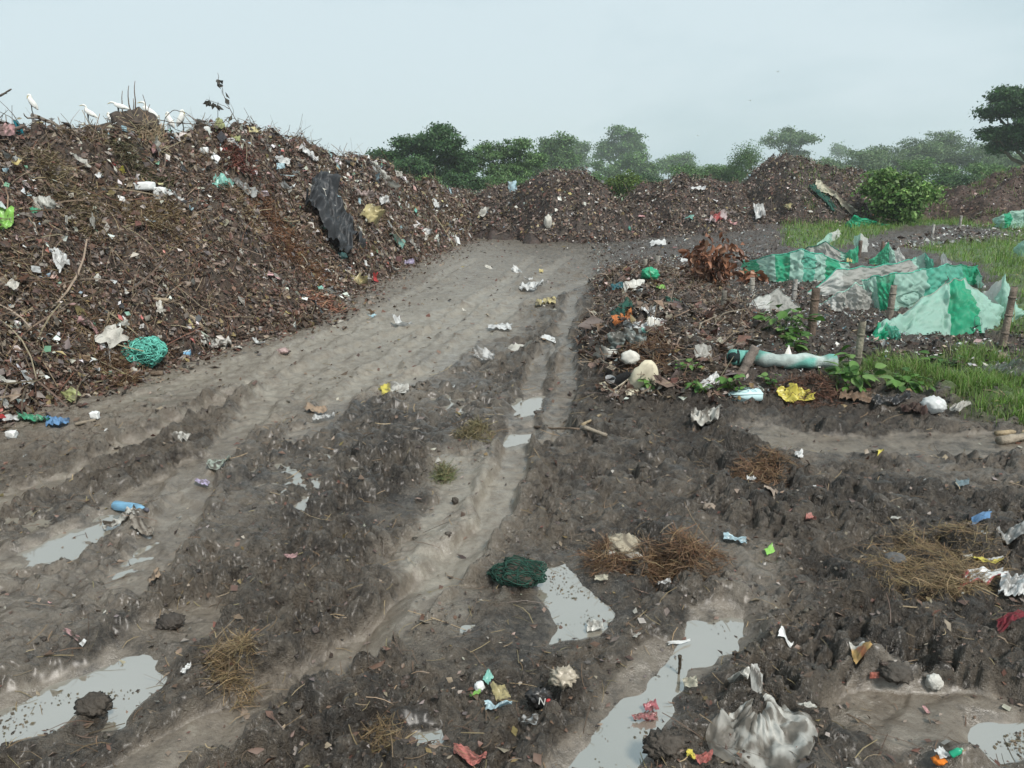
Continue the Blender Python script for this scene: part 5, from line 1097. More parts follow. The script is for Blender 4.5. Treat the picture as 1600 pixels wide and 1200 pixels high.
net('small bright green net triangle by the back stake', [(1312,398,1310,408),(1328,390,1328,411),(1341,383,1341,412)], [(0, GR)], None, None, .05, .05, 7, 30, 14)
net('pale net wrapped round a post at the back of the beds', [(1335,368,1336,392),(1345,364,1345,394),(1356,372,1355,394)], [(0, PG), (.5, WH)], None, None, .02, .05, 9, 30, 14)
net('bright green and white net peaks in the middle of the beds', [(1358,405,1358,414),(1372,396,1374,415),(1388,377,1388,416),(1397,392,1398,416),(1404,385,1404,416),(1414,403,1412,416)], [(0, GR), (.42, PG), (.62, WH)], None, None, .04, .06, 11)
net('long grey white net wall with green top hem in the middle bed', [(1262,458,1262,462),(1308,419,1300,463),(1345,416,1345,455),(1380,413,1382,446),(1420,405,1424,438),(1430,402,1431,434)], [(0, WH), (.25, GW), (.9, PG)], None, GG, .05, .07, 13)
net('pale green net wall with one broad green stripe and emblem', [(1346,437,1363,483),(1365,430,1372,485),(1397,426,1397,487),(1440,420,1432,480),(1480,412,1470,470)], [(0, PG), (.28, GR), (.50, PG), (.8, GG)], (.66, .28, .19, 1.6), GG, .08, .08, 15)
net('grey net sheet leaning against the pale green net wall', [(1281,476,1280,483),(1310,458,1308,486),(1336,442,1340,486),(1356,444,1362,484)], [(0, WH), (.3, GW)], None, PG, .15, .09, 17)
net('dark green net corner at the right end of the striped wall', [(1480,412,1470,470),(1502,413,1500,455),(1526,415,1520,445),(1535,432,1535,452)], [(0, GG), (.35, GR), (.8, PG)], None, (.04, .3, .18), .05, .06, 19)
net('white pointed net peak rising behind the striped wall', [(1455,412,1456,422),(1475,394,1474,424),(1488,412,1486,424)], [(0, (.30, .26, .22)), (.4, WH)], None, None, .02, .05, 21, 30, 14)
net('pale crumpled net pieces between the middle nets', [(1428,402,1430,425),(1445,394,1446,427),(1458,405,1458,427)], [(0, PG), (.5, GG)], None, None, .02, .10, 23, 30, 14)
net('large tent shaped net with a broad bright green stripe', [(1362,528,1358,536),(1400,497,1378,528),(1440,466,1420,526),(1475,444,1470,524),(1490,436,1500,524),(1508,434,1535,522),(1535,458,1556,512),(1560,482,1570,500)], [(0, GR), (.10, PG), (.50, GR), (.70, PG)], (.685, .2, .10, 2.6), (.36, .40, .34), .45, .10, 25, 100, 34)
net('green crumpled net foot at the low end of the tent net', [(1366,526,1366,534),(1384,502,1388,531),(1400,508,1408,531)], [(0, GR), (.5, GG)], None, None, .05, .10, 26, 30, 14)
net('pale pointed net tent beside the tall bamboo stake', [(1536,456,1540,495),(1556,440,1560,500),(1571,427,1572,505),(1580,452,1580,504),(1588,478,1586,500)], [(0, WH), (.4, PG)], None, None, .2, .08, 27, 50, 22)
net('low grey net tent beside the leafy weeds', [(1153,481,1152,486),(1185,464,1180,488),(1215,451,1212,490),(1235,465,1236,490),(1248,480,1250,488)], [(0, WH), (.4, GW)], None, (.3, .32, .3), .25, .05, 29)
net('pale green net strip in the grass behind the emblem net', [(1275,381,1278,388),(1295,364,1296,380),(1310,357,1312,372)], [(0, PG), (.6, WH)], None, None, .1, .08, 31, 30, 12)
net('bright green crumpled net beside the leafy shrub', [(1322,350,1322,356),(1334,336,1336,356),(1352,341,1352,354),(1368,346,1368,353),(1390,350,1392,354)], [(0, GR), (.5, (.03, .3, .18)), (.6, GR)], None, None, .1, .18, 33)
net('turquoise green net bed far off before the reddish heap', [(1554,340,1554,356),(1568,334,1568,357),(1580,329,1580,357),(1600,327,1600,356),(1640,328,1640,356)], [(0, PG), (.25, GR), (.45, PG), (.8, GG)], None, None, .1, .15, 35)
net('pale green net corner in the grass by the dark strip', [(1590,380,1592,400),(1602,372,1602,402),(1625,376,1625,402)], [(0, PG)], None, None, .05, .1, 37, 30, 14)

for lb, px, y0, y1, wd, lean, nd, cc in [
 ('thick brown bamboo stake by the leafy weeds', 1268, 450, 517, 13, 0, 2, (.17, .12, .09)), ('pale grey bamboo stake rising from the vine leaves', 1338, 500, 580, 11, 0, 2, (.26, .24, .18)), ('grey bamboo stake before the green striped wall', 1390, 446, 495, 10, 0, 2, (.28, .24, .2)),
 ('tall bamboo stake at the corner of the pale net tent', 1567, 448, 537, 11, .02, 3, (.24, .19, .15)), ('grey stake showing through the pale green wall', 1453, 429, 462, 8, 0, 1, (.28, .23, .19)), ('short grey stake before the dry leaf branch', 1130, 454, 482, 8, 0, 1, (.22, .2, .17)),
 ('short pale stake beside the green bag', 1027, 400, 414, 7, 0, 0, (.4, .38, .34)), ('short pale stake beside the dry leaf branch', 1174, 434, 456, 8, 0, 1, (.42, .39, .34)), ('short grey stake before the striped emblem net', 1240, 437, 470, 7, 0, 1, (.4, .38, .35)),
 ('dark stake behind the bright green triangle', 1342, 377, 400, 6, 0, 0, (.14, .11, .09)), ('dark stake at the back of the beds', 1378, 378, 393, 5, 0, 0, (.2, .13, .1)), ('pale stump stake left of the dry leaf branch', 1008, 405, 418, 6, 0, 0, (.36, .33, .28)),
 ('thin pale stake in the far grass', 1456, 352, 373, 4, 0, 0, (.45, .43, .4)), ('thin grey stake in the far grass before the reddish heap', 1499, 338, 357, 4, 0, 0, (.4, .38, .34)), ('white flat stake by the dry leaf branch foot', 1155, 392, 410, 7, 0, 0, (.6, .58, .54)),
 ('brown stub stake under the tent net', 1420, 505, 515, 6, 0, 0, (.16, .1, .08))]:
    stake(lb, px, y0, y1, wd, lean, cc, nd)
# leaning cut stake and the rolled net under it
a, b = gp(1160, 578, -.03), atY(1181, 541, gp(1160, 578)[1] + .05)
stick('cut_branch_stub', 'thick cut branch stub leaning over the rolled net', 'stake', [a, (a + b) / 2, b], .045, .042, (.20, .165, .14), mat=WOOD, n=10)
P = np.array([gp(px, py, .055) for px, py in ((1143,568),(1175,566),(1215,570),(1260,574),(1302,576))]); t_ = np.linspace(0, 4, 24); Q = np.stack([np.interp(t_, np.arange(5), P[:, i]) for i in range(3)], 1); Q[:, 2] = np.linspace(Q[0, 2], Q[-1, 2], 24)
V, F, C = tube(Q, .062 * (1 + .12 * np.sin(np.arange(24) * .9)), 14, colr=(.45, .53, .50)); s_ = sd_()
f = sstep(-.1, .2, np.sin(V[:, 0] * 9 + np.arctan2(V[:, 2] - Q[:, 2].mean(), V[:, 1] - Q[:, 1].mean()) * 1.0) * .5 + .3 * nrm3(V, 6, s_))[:, None]; C = C * (1 - f) + np.array((.16, .42, .36)) * f
V += (np.array([0, .6, .6]) * (.012 * np.sin(V[:, 0:1] * 30 + V[:, 2:3] * 40)))
o = obj('rolled_net', mesh('rolled_net', V - Q[0], F, CLOTH, stain(V, C, .25, s_, 5), smooth=True), loc=Q[0]); tag(o, 'rolled up pale green net lying along the edge of the bed', 'net roll')
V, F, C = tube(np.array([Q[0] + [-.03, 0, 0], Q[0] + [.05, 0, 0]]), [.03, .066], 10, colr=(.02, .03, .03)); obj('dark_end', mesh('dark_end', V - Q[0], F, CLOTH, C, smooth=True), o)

# ------------------------------------------------------------------ branches
def gl(pts, lift=.02): return [gp(a_, b_, lift) for a_, b_ in pts]
stick('pale_branch', 'pale bare crooked branch lying on the lower long heap', 'branch', gl([(240,475),(265,477),(285,487),(302,505),(328,527)], .05), .018, .022, (.34, .27, .19), twigs=1)
stick('perch_branch', 'long grey branch rising over the heap crest where the egret stands', 'branch', [atY(150,213,10.7), atY(110,205,10.5), atY(80,191,10.4), atY(48,179,10.3)], .014, .026, (.25, .22, .19), twigs=2)
stick('crest_branch', 'brown branch reaching over the crest under the teal cloth', 'branch', [atY(-30,216,9.6), atY(10,205,9.6), atY(38,196,9.7)], .03, .022, (.16, .12, .1), twigs=1)
for i, (pts, Y, lb, r_) in enumerate([([(0,150),(18,139)], 9.4, 'grey broken branch tip high over the crest beside the teal cloth', .014), ([(32,196),(18,175),(0,158)], 9.8, 'thin curved twig arching over the crest by the teal cloth', .006), ([(34,197),(15,182),(-6,172)], 9.7, 'thin straight twig crossing by the teal cloth', .006), ([(-4,188),(12,172)], 9.6, 'short thin twig crossing two others on the crest', .005),
   ([(160,218),(155,205),(147,194)], 10.6, 'dark bent twig beside the hidden egret', .009), ([(55,215),(56,200),(51,187)], 10.2, 'upright twig near the perch branch', .006), ([(250,222),(258,182),(272,171),(290,176),(305,188),(320,194)], 11.9, 'arching twig over the two egrets', .007), ([(244,186),(262,191),(320,195),(350,191)], 11.9, 'long horizontal twig over the two egrets', .008), ([(300,216),(322,195),(330,188)], 12, 'forked twig on the crest past the two egrets', .008),
   ([(380,222),(377,205),(365,180),(352,160),(347,140),(340,114)], 13.0, 'tall thin sapling stem with hanging dead leaves on the crest', .008), ([(358,170),(345,163),(322,155)], 13.0, 'side stem with dead leaves on the crest sapling', .006), ([(400,222),(412,212),(422,198)], 13.3, 'curved twig on the crest past the tall sapling', .006), ([(168,206),(168,183),(187,178)], 11, 'thin looped twig beside the leaning egret', .005)]):
    o = stick('crest_twig', lb, 'twig', [atY(a_, b_, Y) for a_, b_ in pts], r_, r_ * .55, (.13, .105, .085), twigs=2 if len(pts) > 3 else 1, n=5)
    if 'dead leaves' in lb:
        r = np.random.default_rng(i); P = np.array([atY(a_, b_, Y) for a_, b_ in pts]); k = 9; idx = r.uniform(.8, len(P) - 1, k); Q = np.stack([np.interp(idx, np.arange(len(P)), P[:, j]) for j in range(3)], 1); Q[:, 2] -= .05; Q[:, 0] += r.normal(size=k) * .03
        for q in Q:
            V, F, C = leaves(q[None], np.array([[1.0, -.6, 0]]), np.array([.13]), np.array([.3]), np.array([[.05, .045, .035]]), asp=.5); obj('leaf', mesh('leaf', V - P[0], F, LEAFM, C), o)
for i, (pts, lb, r_) in enumerate([([(398,328),(430,345),(478,347)], 'bent root on the heap before the black tarp', .013), ([(452,386),(480,385),(500,380),(516,367)], 'curved brown root beside the black tarp', .018), ([(295,340),(330,318),(348,300)], 'thin branch leaning under the turquoise bag', .008), ([(668,303),(673,300),(676,298)], 'pale upturned root stub on the saddle', .03), ([(650,312),(664,304)], 'short pale root beside the upturned stub', .02),
   ([(250,276),(300,290),(312,300)], 'yellowish stem lying on the upper long heap', .009), ([(85,294),(118,275)], 'straight grey stick on the upper long heap', .010), ([(56,440),(60,448),(58,470)], 'short stick under the grey crumpled bag', .01), ([(1078,478),(1110,500),(1160,510),(1230,512)], 'long crooked branch across the bed by the weeds', .02), ([(1095,498),(1140,520),(1230,528)], 'second long branch below the crooked branch', .014),
   ([(835,668),(905,672)], 'thin dark stick reaching over the wet rut', .010), ([(912,670),(948,683)], 'split grey plank piece past the wet rut', .016), ([(910,666),(938,650)], 'flat grey stick crossing the plank piece', .013), ([(1010,676),(1033,692)], 'short grey stick on the dark mud', .008), ([(1560,694),(1610,686)], 'pale weathered log at the edge of the grass', .035), ([(1555,680),(1615,676)], 'thin pale log behind the weathered log', .02),
   ([(255,586),(237,587)], 'short dark log end at the foot of the long heap', .03), ([(118,665),(150,658)], 'dark stick leading to the crushed cup', .015), ([(1410,948),(1450,951),(1478,946)], 'thin pale curved stick in the dark clods', .004), ([(1330,520),(1300,515),(1240,520)], 'thin twig along the bed between two stakes', .007), ([(1175,486),(1180,455),(1172,440),(1166,420)], 'thin dry stalk rising by the low grey net', .006)]):
    stick('branch', lb, 'branch', gl(pts, r_ * .7), r_, r_ * .75, [(.30, .235, .15), (.17, .125, .09), (.26, .22, .17)][i % 3], twigs=1 if r_ > .011 and i < 11 else 0)
for i, (px, py, lb) in enumerate([(1060, 1057, 'dark twig standing in the long puddle')]):
    p = hit(px, py); p[2] = -.04; stick('puddle_twig', lb, 'twig', [p, p + [.004, 0, .04], p + [.0, 0, .085]], .0045, .008, (.06, .045, .03), n=6)
# branch knob on the heap crest: uprooted stump with bare stems
b = atY(212, 206, 11.2); r = np.random.default_rng(4); V, F = SPH[3]; Q = V * (1 + .35 * nrm3(V, 1.6, 91))[:, None] * np.array([.30, .30, .26]) + np.array([0, .05, .02])
o = obj('uprooted_stump', mesh('uprooted_stump', Q, F, HM, (.06, .045, .035), smooth=True), loc=b); tag(o, 'uprooted earthy stump with bare stems on the heap crest', 'stump')
for i, (dx, dz, l) in enumerate([(-.02, .2, .62), (.06, .2, .68), (-.08, .2, .55), (.12, .18, .52), (.02, .2, .45), (.18, .15, .42), (-.15, .12, .3)]):
    V, F, C = tube(bent((dx, 0, dz - .12), (dx * (1.4 if i else .6), 0, dz + l - .2), .12, 7, 60 + i), np.linspace(.013, .004, 7), 5, colr=(.15, .11, .085)); obj('stem', mesh('stem', V, F, WOOD, C, smooth=True), o)
k = 260; P = np.c_[r.uniform(-.1, .42, k), r.uniform(-.28, .0, k), r.uniform(-.15, .22, k)]; P[:, 2] -= np.abs(P[:, 0] - .1) * .5
V, F, C = fibres(P, np.tile([.4, -1, .4], (k, 1)), r.uniform(.15, .4, k), np.full(k, .004), np.full(k, .5), palette(k, [(.30, .23, .15), (.22, .16, .1), (.4, .33, .22)]), .5); obj('roots', mesh('roots', V, F, TWIGM, C), o)

# ------------------------------------------------------------------ egrets
def egret(label, px, py, Y, hpx, face, pose=0, foot_z=None):
    foot = atY(px, py, Y); k = Y / FPX; S = hpx * k / .46; foot[2] = max(foot[2], H(foot[0], foot[1])[0] + (.10 if label.startswith('white egret leaning') else .05))
    sp = {0: [(-.17, .15, .012), (-.12, .19, .035), (-.05, .235, .058), (.02, .275, .06), (.06, .315, .048), (.07, .355, .03), (.065, .39, .022), (.08, .42, .021), (.115, .432, .024), (.145, .428, .016), (.16, .424, .008)],
          1: [(-.20, .20, .012), (-.14, .22, .035), (-.06, .245, .056), (.02, .265, .058), (.07, .285, .045), (.11, .315, .03), (.14, .335, .022), (.17, .345, .021), (.20, .345, .024), (.225, .335, .016), (.24, .328, .008)],
          2: [(-.10, .12, .014), (-.08, .17, .04), (-.04, .23, .062), (.0, .29, .066), (.02, .345, .056), (.02, .39, .044), (.01, .425, .03), (.025, .445, .024), (.05, .44, .024), (.065, .42, .016), (.07, .40, .008)]}[pose]
    sp = np.array(sp); t_ = np.linspace(0, len(sp) - 1, 40); q = np.stack([np.interp(t_, np.arange(len(sp)), sp[:, i]) for i in range(3)], 1)
    for _ in range(3): q[1:-1] = (q[:-2] + 2 * q[1:-1] + q[2:]) / 4
    path = np.c_[q[:, 0], q[:, 0] * 0, q[:, 1]] * S; V, F, C = tube(path, q[:, 2] * S, 14, ell=.82, colr=(.80, .79, .74))
    o = obj('egret', mesh('egret', V, F, CARCASS, C, smooth=True), loc=foot); o.rotation_euler = (0, 0, face); tag(o, label, 'bird', 'egrets on the heap crest')
    hd = path[-3]; d = path[-1] - path[-6]; d /= np.linalg.norm(d)
    V, F, C = tube(np.array([hd, hd + d * .035 * S, hd + d * .075 * S]), np.array([.011, .007, .0015]) * S, 8, colr=(.45, .36, .12)); obj('beak', mesh('beak', V, F, CARD, C, smooth=True), o)
    for sy in (-1, 1):
        V, F = SPH[2]; c = np.array([q[11, 0], 0, q[11, 1]]) * S; ax = (path[16] - path[4]); ang = math.atan2(ax[2], ax[0]); W_ = V * np.array([.125, .018, .048]) * S; W_ = np.c_[W_[:, 0] * math.cos(ang) - W_[:, 2] * math.sin(ang), W_[:, 1], W_[:, 0] * math.sin(ang) + W_[:, 2] * math.cos(ang)] + c + np.array([0, sy * .042 * S, 0])
        obj('wing', mesh('wing', W_, F, CARCASS, (.84, .83, .79), smooth=True), o)
        bx = q[14, 0] * S; V, F, C = tube(np.array([(bx, sy * .022 * S, q[14, 1] * S - .03 * S), (bx + .012 * S, sy * .022 * S, .10 * S), (bx - .006 * S, sy * .022 * S, .0), (bx - .006 * S, sy * .022 * S, -.05 * S)]), np.array([.012, .006, .006, .005]) * S, 6, colr=(.05, .05, .045)); obj('leg', mesh('leg', V, F, CARD, C, smooth=True), o)
        V, F, C = tube(np.array([(bx - .02 * S, sy * .022 * S, .003), (bx + .035 * S, sy * .03 * S, .003)]), np.array([.005, .003]) * S, 5, colr=(.05, .05, .045)); obj('foot', mesh('foot', V, F, CARD, C), o)
        e_ = path[-4] + np.array([0, sy * q[-4, 2] * S * .78, .004 * S]); V, F = SPH[1]; obj('eye', mesh('eye', V * .0045 * S + e_, F, CARD, (.5, .4, .05)), o)
egret('hunched white egret standing on the end of the grey branch', 53, 180, 10.3, 29, R(200), 2)
egret('white egret leaning forward beside the uprooted stump', 191, 189, 11.1, 29, R(182), 1)
egret('white egret standing behind the grey branch, looking away from the stump', 146, 216, 11.0, 29, R(185), 0)
egret('white egret half hidden behind the stems of the stump', 237, 204, 11.9, 35, R(180), 0)
egret('white egret behind the arching twig, next to the stump', 268, 215, 12.2, 30, R(170), 2)
egret('white egret behind the arching twig, tail towards its neighbour', 287, 218, 12.3, 32, R(10), 2)
egret('white egret low behind the crest beside the grey branch', 176, 214, 11.6, 22, R(185), 2)
for px, py, Y, lb in ((1215, 112, 170, 'small pale bird gliding highest over the far trees'), (1172, 157, 190, 'small bird flying lower over the far trees'), (1090, 212, 200, 'tiny distant bird flying just above the shrub row')):
    p = atY(px, py, Y); V, F, C = tube(np.array([(-.3, 0, 0), (-.12, 0, 0), (.1, 0, .02), (.25, 0, .03), (.36, 0, .02)]), [.01, .07, .08, .05, .01], 8, colr=(.55, .56, .56))
    o = obj('flying_bird', mesh('flying_bird', V, F, CARCASS, C, smooth=True), loc=p); o.rotation_euler = (0, 0, R(30)); tag(o, lb, 'bird')
    for sy in (-1, 1):
        V = np.array([(.1, sy * .05, .02), (.16, sy * .3, .12), (.02, sy * .62, .06), (-.1, sy * .3, .1), (-.1, sy * .05, .02)]); V = np.r_[V, V - [0, 0, .012]]
        F = [(0, 1, 3), (1, 2, 3), (0, 3, 4), (5, 8, 6), (6, 8, 7), (5, 9, 8)]; obj('wing', mesh('wing', V, F, CARCASS, (.6, .6, .6)), o)

# ------------------------------------------------------------------ straw, dead plants, weeds, grass
def straw(name, label, cat, px, py, w, h, n, cols, length=.16, width=.0016, mound=.05, tilt=.5, curl=.7):
    n = int(n * 1.7); c = gp(px, py); s = sd_(); r = np.random.default_rng(s); L0, R0, T0, B0 = hit(px - w / 2, py), hit(px + w / 2, py), hit(px, py - h / 2), hit(px, py + h / 2)
    kk_ = c[1] / FPX; ax = np.array([w * kk_ / 2, 0]); ay = (T0 - B0)[:2] / 2; la = np.hypot(*ay); ay = ay / la * min(la, max(w, h) * kk_ * .8); q0 = r.uniform(-.8, .8, (9, 2)); q = q0[r.integers(0, 9, n)] + r.normal(size=(n, 2)) * .34; q = q[np.hypot(q[:, 0], q[:, 1]) < 1.2]; n = len(q)
    xy = c[:2] + q[:, :1] * ax + q[:, 1:] * ay; rr = np.hypot(q[:, 0], q[:, 1]); z = H(xy[:, 0], xy[:, 1]) + r.random(n) * mound * np.clip(1 - rr, .08, 1) + .006
    lod = float(np.clip(c[1] / 4, .9, 2.4))
    V, F, C = fibres(np.c_[xy, z], np.tile([0, 0, 1.0], (n, 1)), length * r.uniform(.4, 1.3, n), width * .62 * lod * r.uniform(.6, 1.4, n), np.full(n, tilt), palette(n, cols, jit=.3), curl)
    o = obj(name, mesh(name, V - c, F, STRAW, C), loc=c); tag(o, label, cat); return o
BRS = [(.12, .065, .035), (.17, .10, .055), (.08, .045, .028), (.22, .15, .085)]; TNS = [(.22, .155, .08), (.16, .11, .058), (.30, .225, .125), (.10, .07, .042)]
straw('straw_pile', 'brown dry straw heap beside the muddy sack', 'straw', 1060, 858, 140, 46, 1300, BRS, .15, .0018, .06, .35)
straw('straw_pile', 'dark straw under the muddy sack at the round puddle edge', 'straw', 950, 868, 80, 40, 600, BRS, .13, .0018, .05, .35)
straw('straw_mat', 'wide tan straw mat spread on the dark mud', 'straw', 1455, 880, 230, 90, 1700, TNS, .13, .0013, .02, .15)
straw('straw_mat', 'tan straw tuft at the near side of the wide straw mat', 'straw', 1480, 915, 120, 26, 700, TNS, .13, .0015, .05, .3)
straw('grass_clump', 'uprooted tan grass clump on the clods beside the left puddle', 'grass clump', 362, 1035, 76, 84, 480, TNS, .13, .0013, .05, .4)
straw('straw_patch', 'small brown straw patch on the churned mud by the smooth track', 'straw', 1190, 738, 100, 42, 700, BRS, .12, .002, .05, .35)
straw('straw_patch', 'brown dry grass bunch at the foot of the long heap', 'straw', 170, 575, 75, 60, 900, BRS, .22, .002, .10, .5)
straw('straw_patch', 'tan hay patch below the foam cup on the long heap', 'straw', 232, 352, 120, 46, 1300, TNS, .3, .0018, .08, .4)
straw('straw_patch', 'faded hay patch high on the long heap', 'straw', 95, 285, 110, 70, 1100, [(.20, .16, .09), (.28, .22, .13), (.13, .10, .06)], .3, .0018, .06, .4)
straw('straw_patch', 'dull green hay patch below the heap crest', 'straw', 215, 262, 90, 40, 800, [(.12, .12, .06), (.2, .17, .1), (.09, .085, .045)], .3, .0018, .06, .4)
straw('straw_patch', 'tan straw patch under the turquoise bag', 'straw', 385, 340, 60, 36, 600, TNS, .25, .0018, .05, .4)
straw('straw_patch', 'rusty brown fern litter beside the black tarp', 'straw', 425, 345, 90, 90, 1500, [(.17, .08, .04), (.24, .13, .07), (.11, .055, .03)], .22, .002, .08, .5)
straw('straw_patch', 'rusty fern litter low under the black tarp', 'straw', 490, 420, 80, 70, 1100, [(.17, .08, .04), (.22, .13, .07), (.11, .06, .03)], .2, .002, .06, .5)
straw('straw_patch', 'tan straw tuft below the yellow bag', 'straw', 605, 350, 44, 40, 450, TNS, .22, .002, .05, .5)
straw('red_twig_pile', 'reddish brown twig pile at the foot of the long heap', 'twigs', 492, 476, 70, 26, 420, [(.28, .13, .085), (.2, .09, .06), (.36, .2, .13)], .25, .004, .06, .3)
straw('red_twig_pile', 'dark red dry twigs below the heap crest past the sapling', 'twigs', 378, 268, 60, 70, 700, [(.14, .045, .035), (.2, .07, .05), (.09, .035, .03)], .25, .003, .08, .6)
straw('straw_patch', 'brown roots and straw at the edge of the rubbish bank', 'straw', 1015, 545, 80, 50, 700, BRS, .16, .002, .08, .5)
straw('straw_patch', 'reddish brown rotten straw above the brown cardboard', 'straw', 1270, 600, 120, 30, 700, [(.12, .06, .04), (.17, .09, .06), (.08, .045, .03)], .12, .002, .04, .4)
straw('straw_patch', 'grass stubble on the churned mud beside the pale silt', 'straw', 690, 745, 40, 26, 160, [(.10, .12, .05), (.16, .14, .07)], .12, .002, .04, .6)
straw('straw_patch', 'dry weeds on the churned ridge beside the wet rut', 'straw', 740, 672, 60, 30, 260, [(.12, .10, .05), (.18, .15, .08)], .14, .002, .05, .6)
straw('straw_patch', 'brown stubble in the near churned mud', 'straw', 600, 1160, 70, 50, 160, TNS, .09, .001, .03, .6)
straw('straw_patch', 'brown dry stalks on top of the shoulder heap', 'straw', 1320, 272, 70, 20, 350, BRS, .35, .003, .1, .6)
straw('straw_patch', 'dry stalks on top of the low brown heap', 'straw', 770, 292, 100, 12, 350, BRS, .35, .003, .1, .6)

def leafmesh(name, l, w_, c, droop=.25, cup=.15, m=FOL):
    ts = np.array([0, .15, .4, .65, .85, 1]); ws = np.array([.02, .32, .5, .4, .2, .0]); V = []
    for t_, q in zip(ts, ws): V += [(t_ * l, -q * w_, cup * q * l - droop * t_ * t_ * l), (t_ * l, 0, -droop * t_ * t_ * l), (t_ * l, q * w_, cup * q * l - droop * t_ * t_ * l)]
    F = [(i * 3 + j, i * 3 + j + 1, i * 3 + j + 4, i * 3 + j + 3) for i in range(5) for j in range(2)]
    cc = np.tile(np.array(c), (18, 1)); cc[1::3] *= 1.25
    return mesh(name, V, F, m, cc, smooth=True)
LG = [leafmesh('leaf', 1, .75, c) for c in ((.07, .16, .03), (.10, .21, .045), (.05, .12, .025), (.14, .24, .07))]
LBR = [leafmesh('leaf', 1, .5, c, .35, .5, LEAFM) for c in ((.20, .085, .045), (.27, .12, .065), (.14, .06, .035), (.33, .17, .10), (.11, .05, .03))]
def weed(name, label, px, py, spread, height, nleaf, size, meshes, stemc=(.07, .11, .03), stems=6, cat='weed', dome_=True):
    c = gp(px, py); k = c[1] / FPX; r = np.random.default_rng(sd_()); Wd, Hh, sz = spread * k * .5, height * k, size * k
    root = empty(name, c); tag(root, label, cat); tips = []
    for i in range(stems):
        a = r.uniform(0, 6.283); q = np.array([math.cos(a) * Wd * r.uniform(.2, .9), math.sin(a) * Wd * .8 * r.uniform(.2, .9), Hh * r.uniform(.5, .95)]); Pp = bent((0, 0, -.02), q, .15, 6, int(r.integers(1e6)))
        V, F, C = tube(Pp, np.linspace(.005, .002, 6) * max(1, k * 60), 5, colr=stemc); obj('stem', mesh('stem', V, F, TWIGM, C, smooth=True), root); tips.append(Pp)
    for i in range(nleaf):
        Pp = tips[i % stems]; t_ = r.uniform(.35, 1); q = Pp[0] + (Pp[-1] - Pp[0]) * t_ + r.normal(size=3) * np.array([Wd, Wd * .8, Hh]) * .22; q[2] = max(q[2], .015)
        o = obj('leaf', meshes[r.integers(len(meshes))], root, q); s = sz * r.uniform(.6, 1.25); o.scale = (s, s, s); dr = 1.0 if cat == 'dry branch' else 0; o.rotation_euler = (r.normal() * (.35 + .9 * dr), r.uniform(-.5, .5) + dr * r.uniform(-.3, 1.3), math.atan2(q[1], q[0]) + r.normal() * (.6 + 1.2 * dr))
weed('broadleaf_weed', 'bushy leafy weeds beside the thick brown stake', 1228, 522, 84, 44, 64, 18, LG, stems=12)
weed('broadleaf_weed', 'bright leafy weed below the thick brown stake', 1240, 545, 44, 26, 26, 17, LG, stems=6)
weed('vine', 'green vine with broad leaves at the grey bamboo stake', 1335, 602, 110, 48, 52, 22, LG, stems=10, cat='vine')
weed('vine', 'low vine leaves running into the grass', 1415, 602, 90, 20, 34, 19, LG, stems=8, cat='vine')
weed('small_weed', 'leafy green weed on the rubbish bank behind the clear bag', 1075, 580, 56, 20, 28, 12, LG, stems=7)
weed('small_weed', 'leafy weed under the white draped bag', 1092, 612, 40, 22, 24, 12, LG, stems=6)
weed('small_weed', 'leafy weed between the white draped bag and the pale blue carton', 1140, 608, 46, 24, 26, 13, LG, stems=6)
weed('small_weed', 'spiky weed against the cream foam dome', 1016, 606, 34, 26, 18, 14, LG, stems=6)
weed('small_weed', 'leafy weed in the shredded waste past the tent net', 1475, 575, 56, 22, 26, 15, LG, stems=6)
weed('small_weed', 'small leafy weed above the pale blue carton', 1205, 602, 30, 18, 14, 12, LG, stems=4)
weed('dry_leaf_branch', 'pile of rust brown dry leafy branches beside the beds', 1112, 444, 92, 66, 270, 15, LBR, (.10, .055, .04), 12, 'dry branch')
weed('dry_leaf_branch', 'low rust brown dry leaves trailing beside the striped emblem net', 1180, 440, 60, 18, 40, 16, LBR, (.10, .055, .04), 5, 'dry branch')
# grass
def blades(x, y, hgt, wd, cols, lean=.5):
    k = len(x); z = H(x, y, False); a = rng.uniform(0, 6.283, k); d = np.c_[np.cos(a), np.sin(a), np.zeros(k)]; p = np.c_[-np.sin(a), np.cos(a), np.zeros(k)]; ln = (hgt * lean * rng.uniform(.2, 1.3, k))[:, None]; h = hgt[:, None]; w_ = wd[:, None]; b = np.c_[x, y, z - .01]; up = np.array([0, 0, 1.0])
    V = np.stack([b - p * w_, b + p * w_, b + d * ln * .3 + up * h * .6 - p * w_ * .7, b + d * ln * .3 + up * h * .6 + p * w_ * .7, b + d * ln + up * h * .95], 1)
    F = np.array([[0, 1, 3], [0, 3, 2], [2, 3, 4]]); return V.reshape(-1, 3), (np.arange(k)[:, None, None] * 5 + F[None]).reshape(-1, 3), np.repeat(palette(k, cols, jit=.3), 5, 0)
GC = [(.12, .24, .035), (.16, .29, .05), (.09, .18, .03), (.21, .32, .09), (.25, .27, .11)]
parts = []
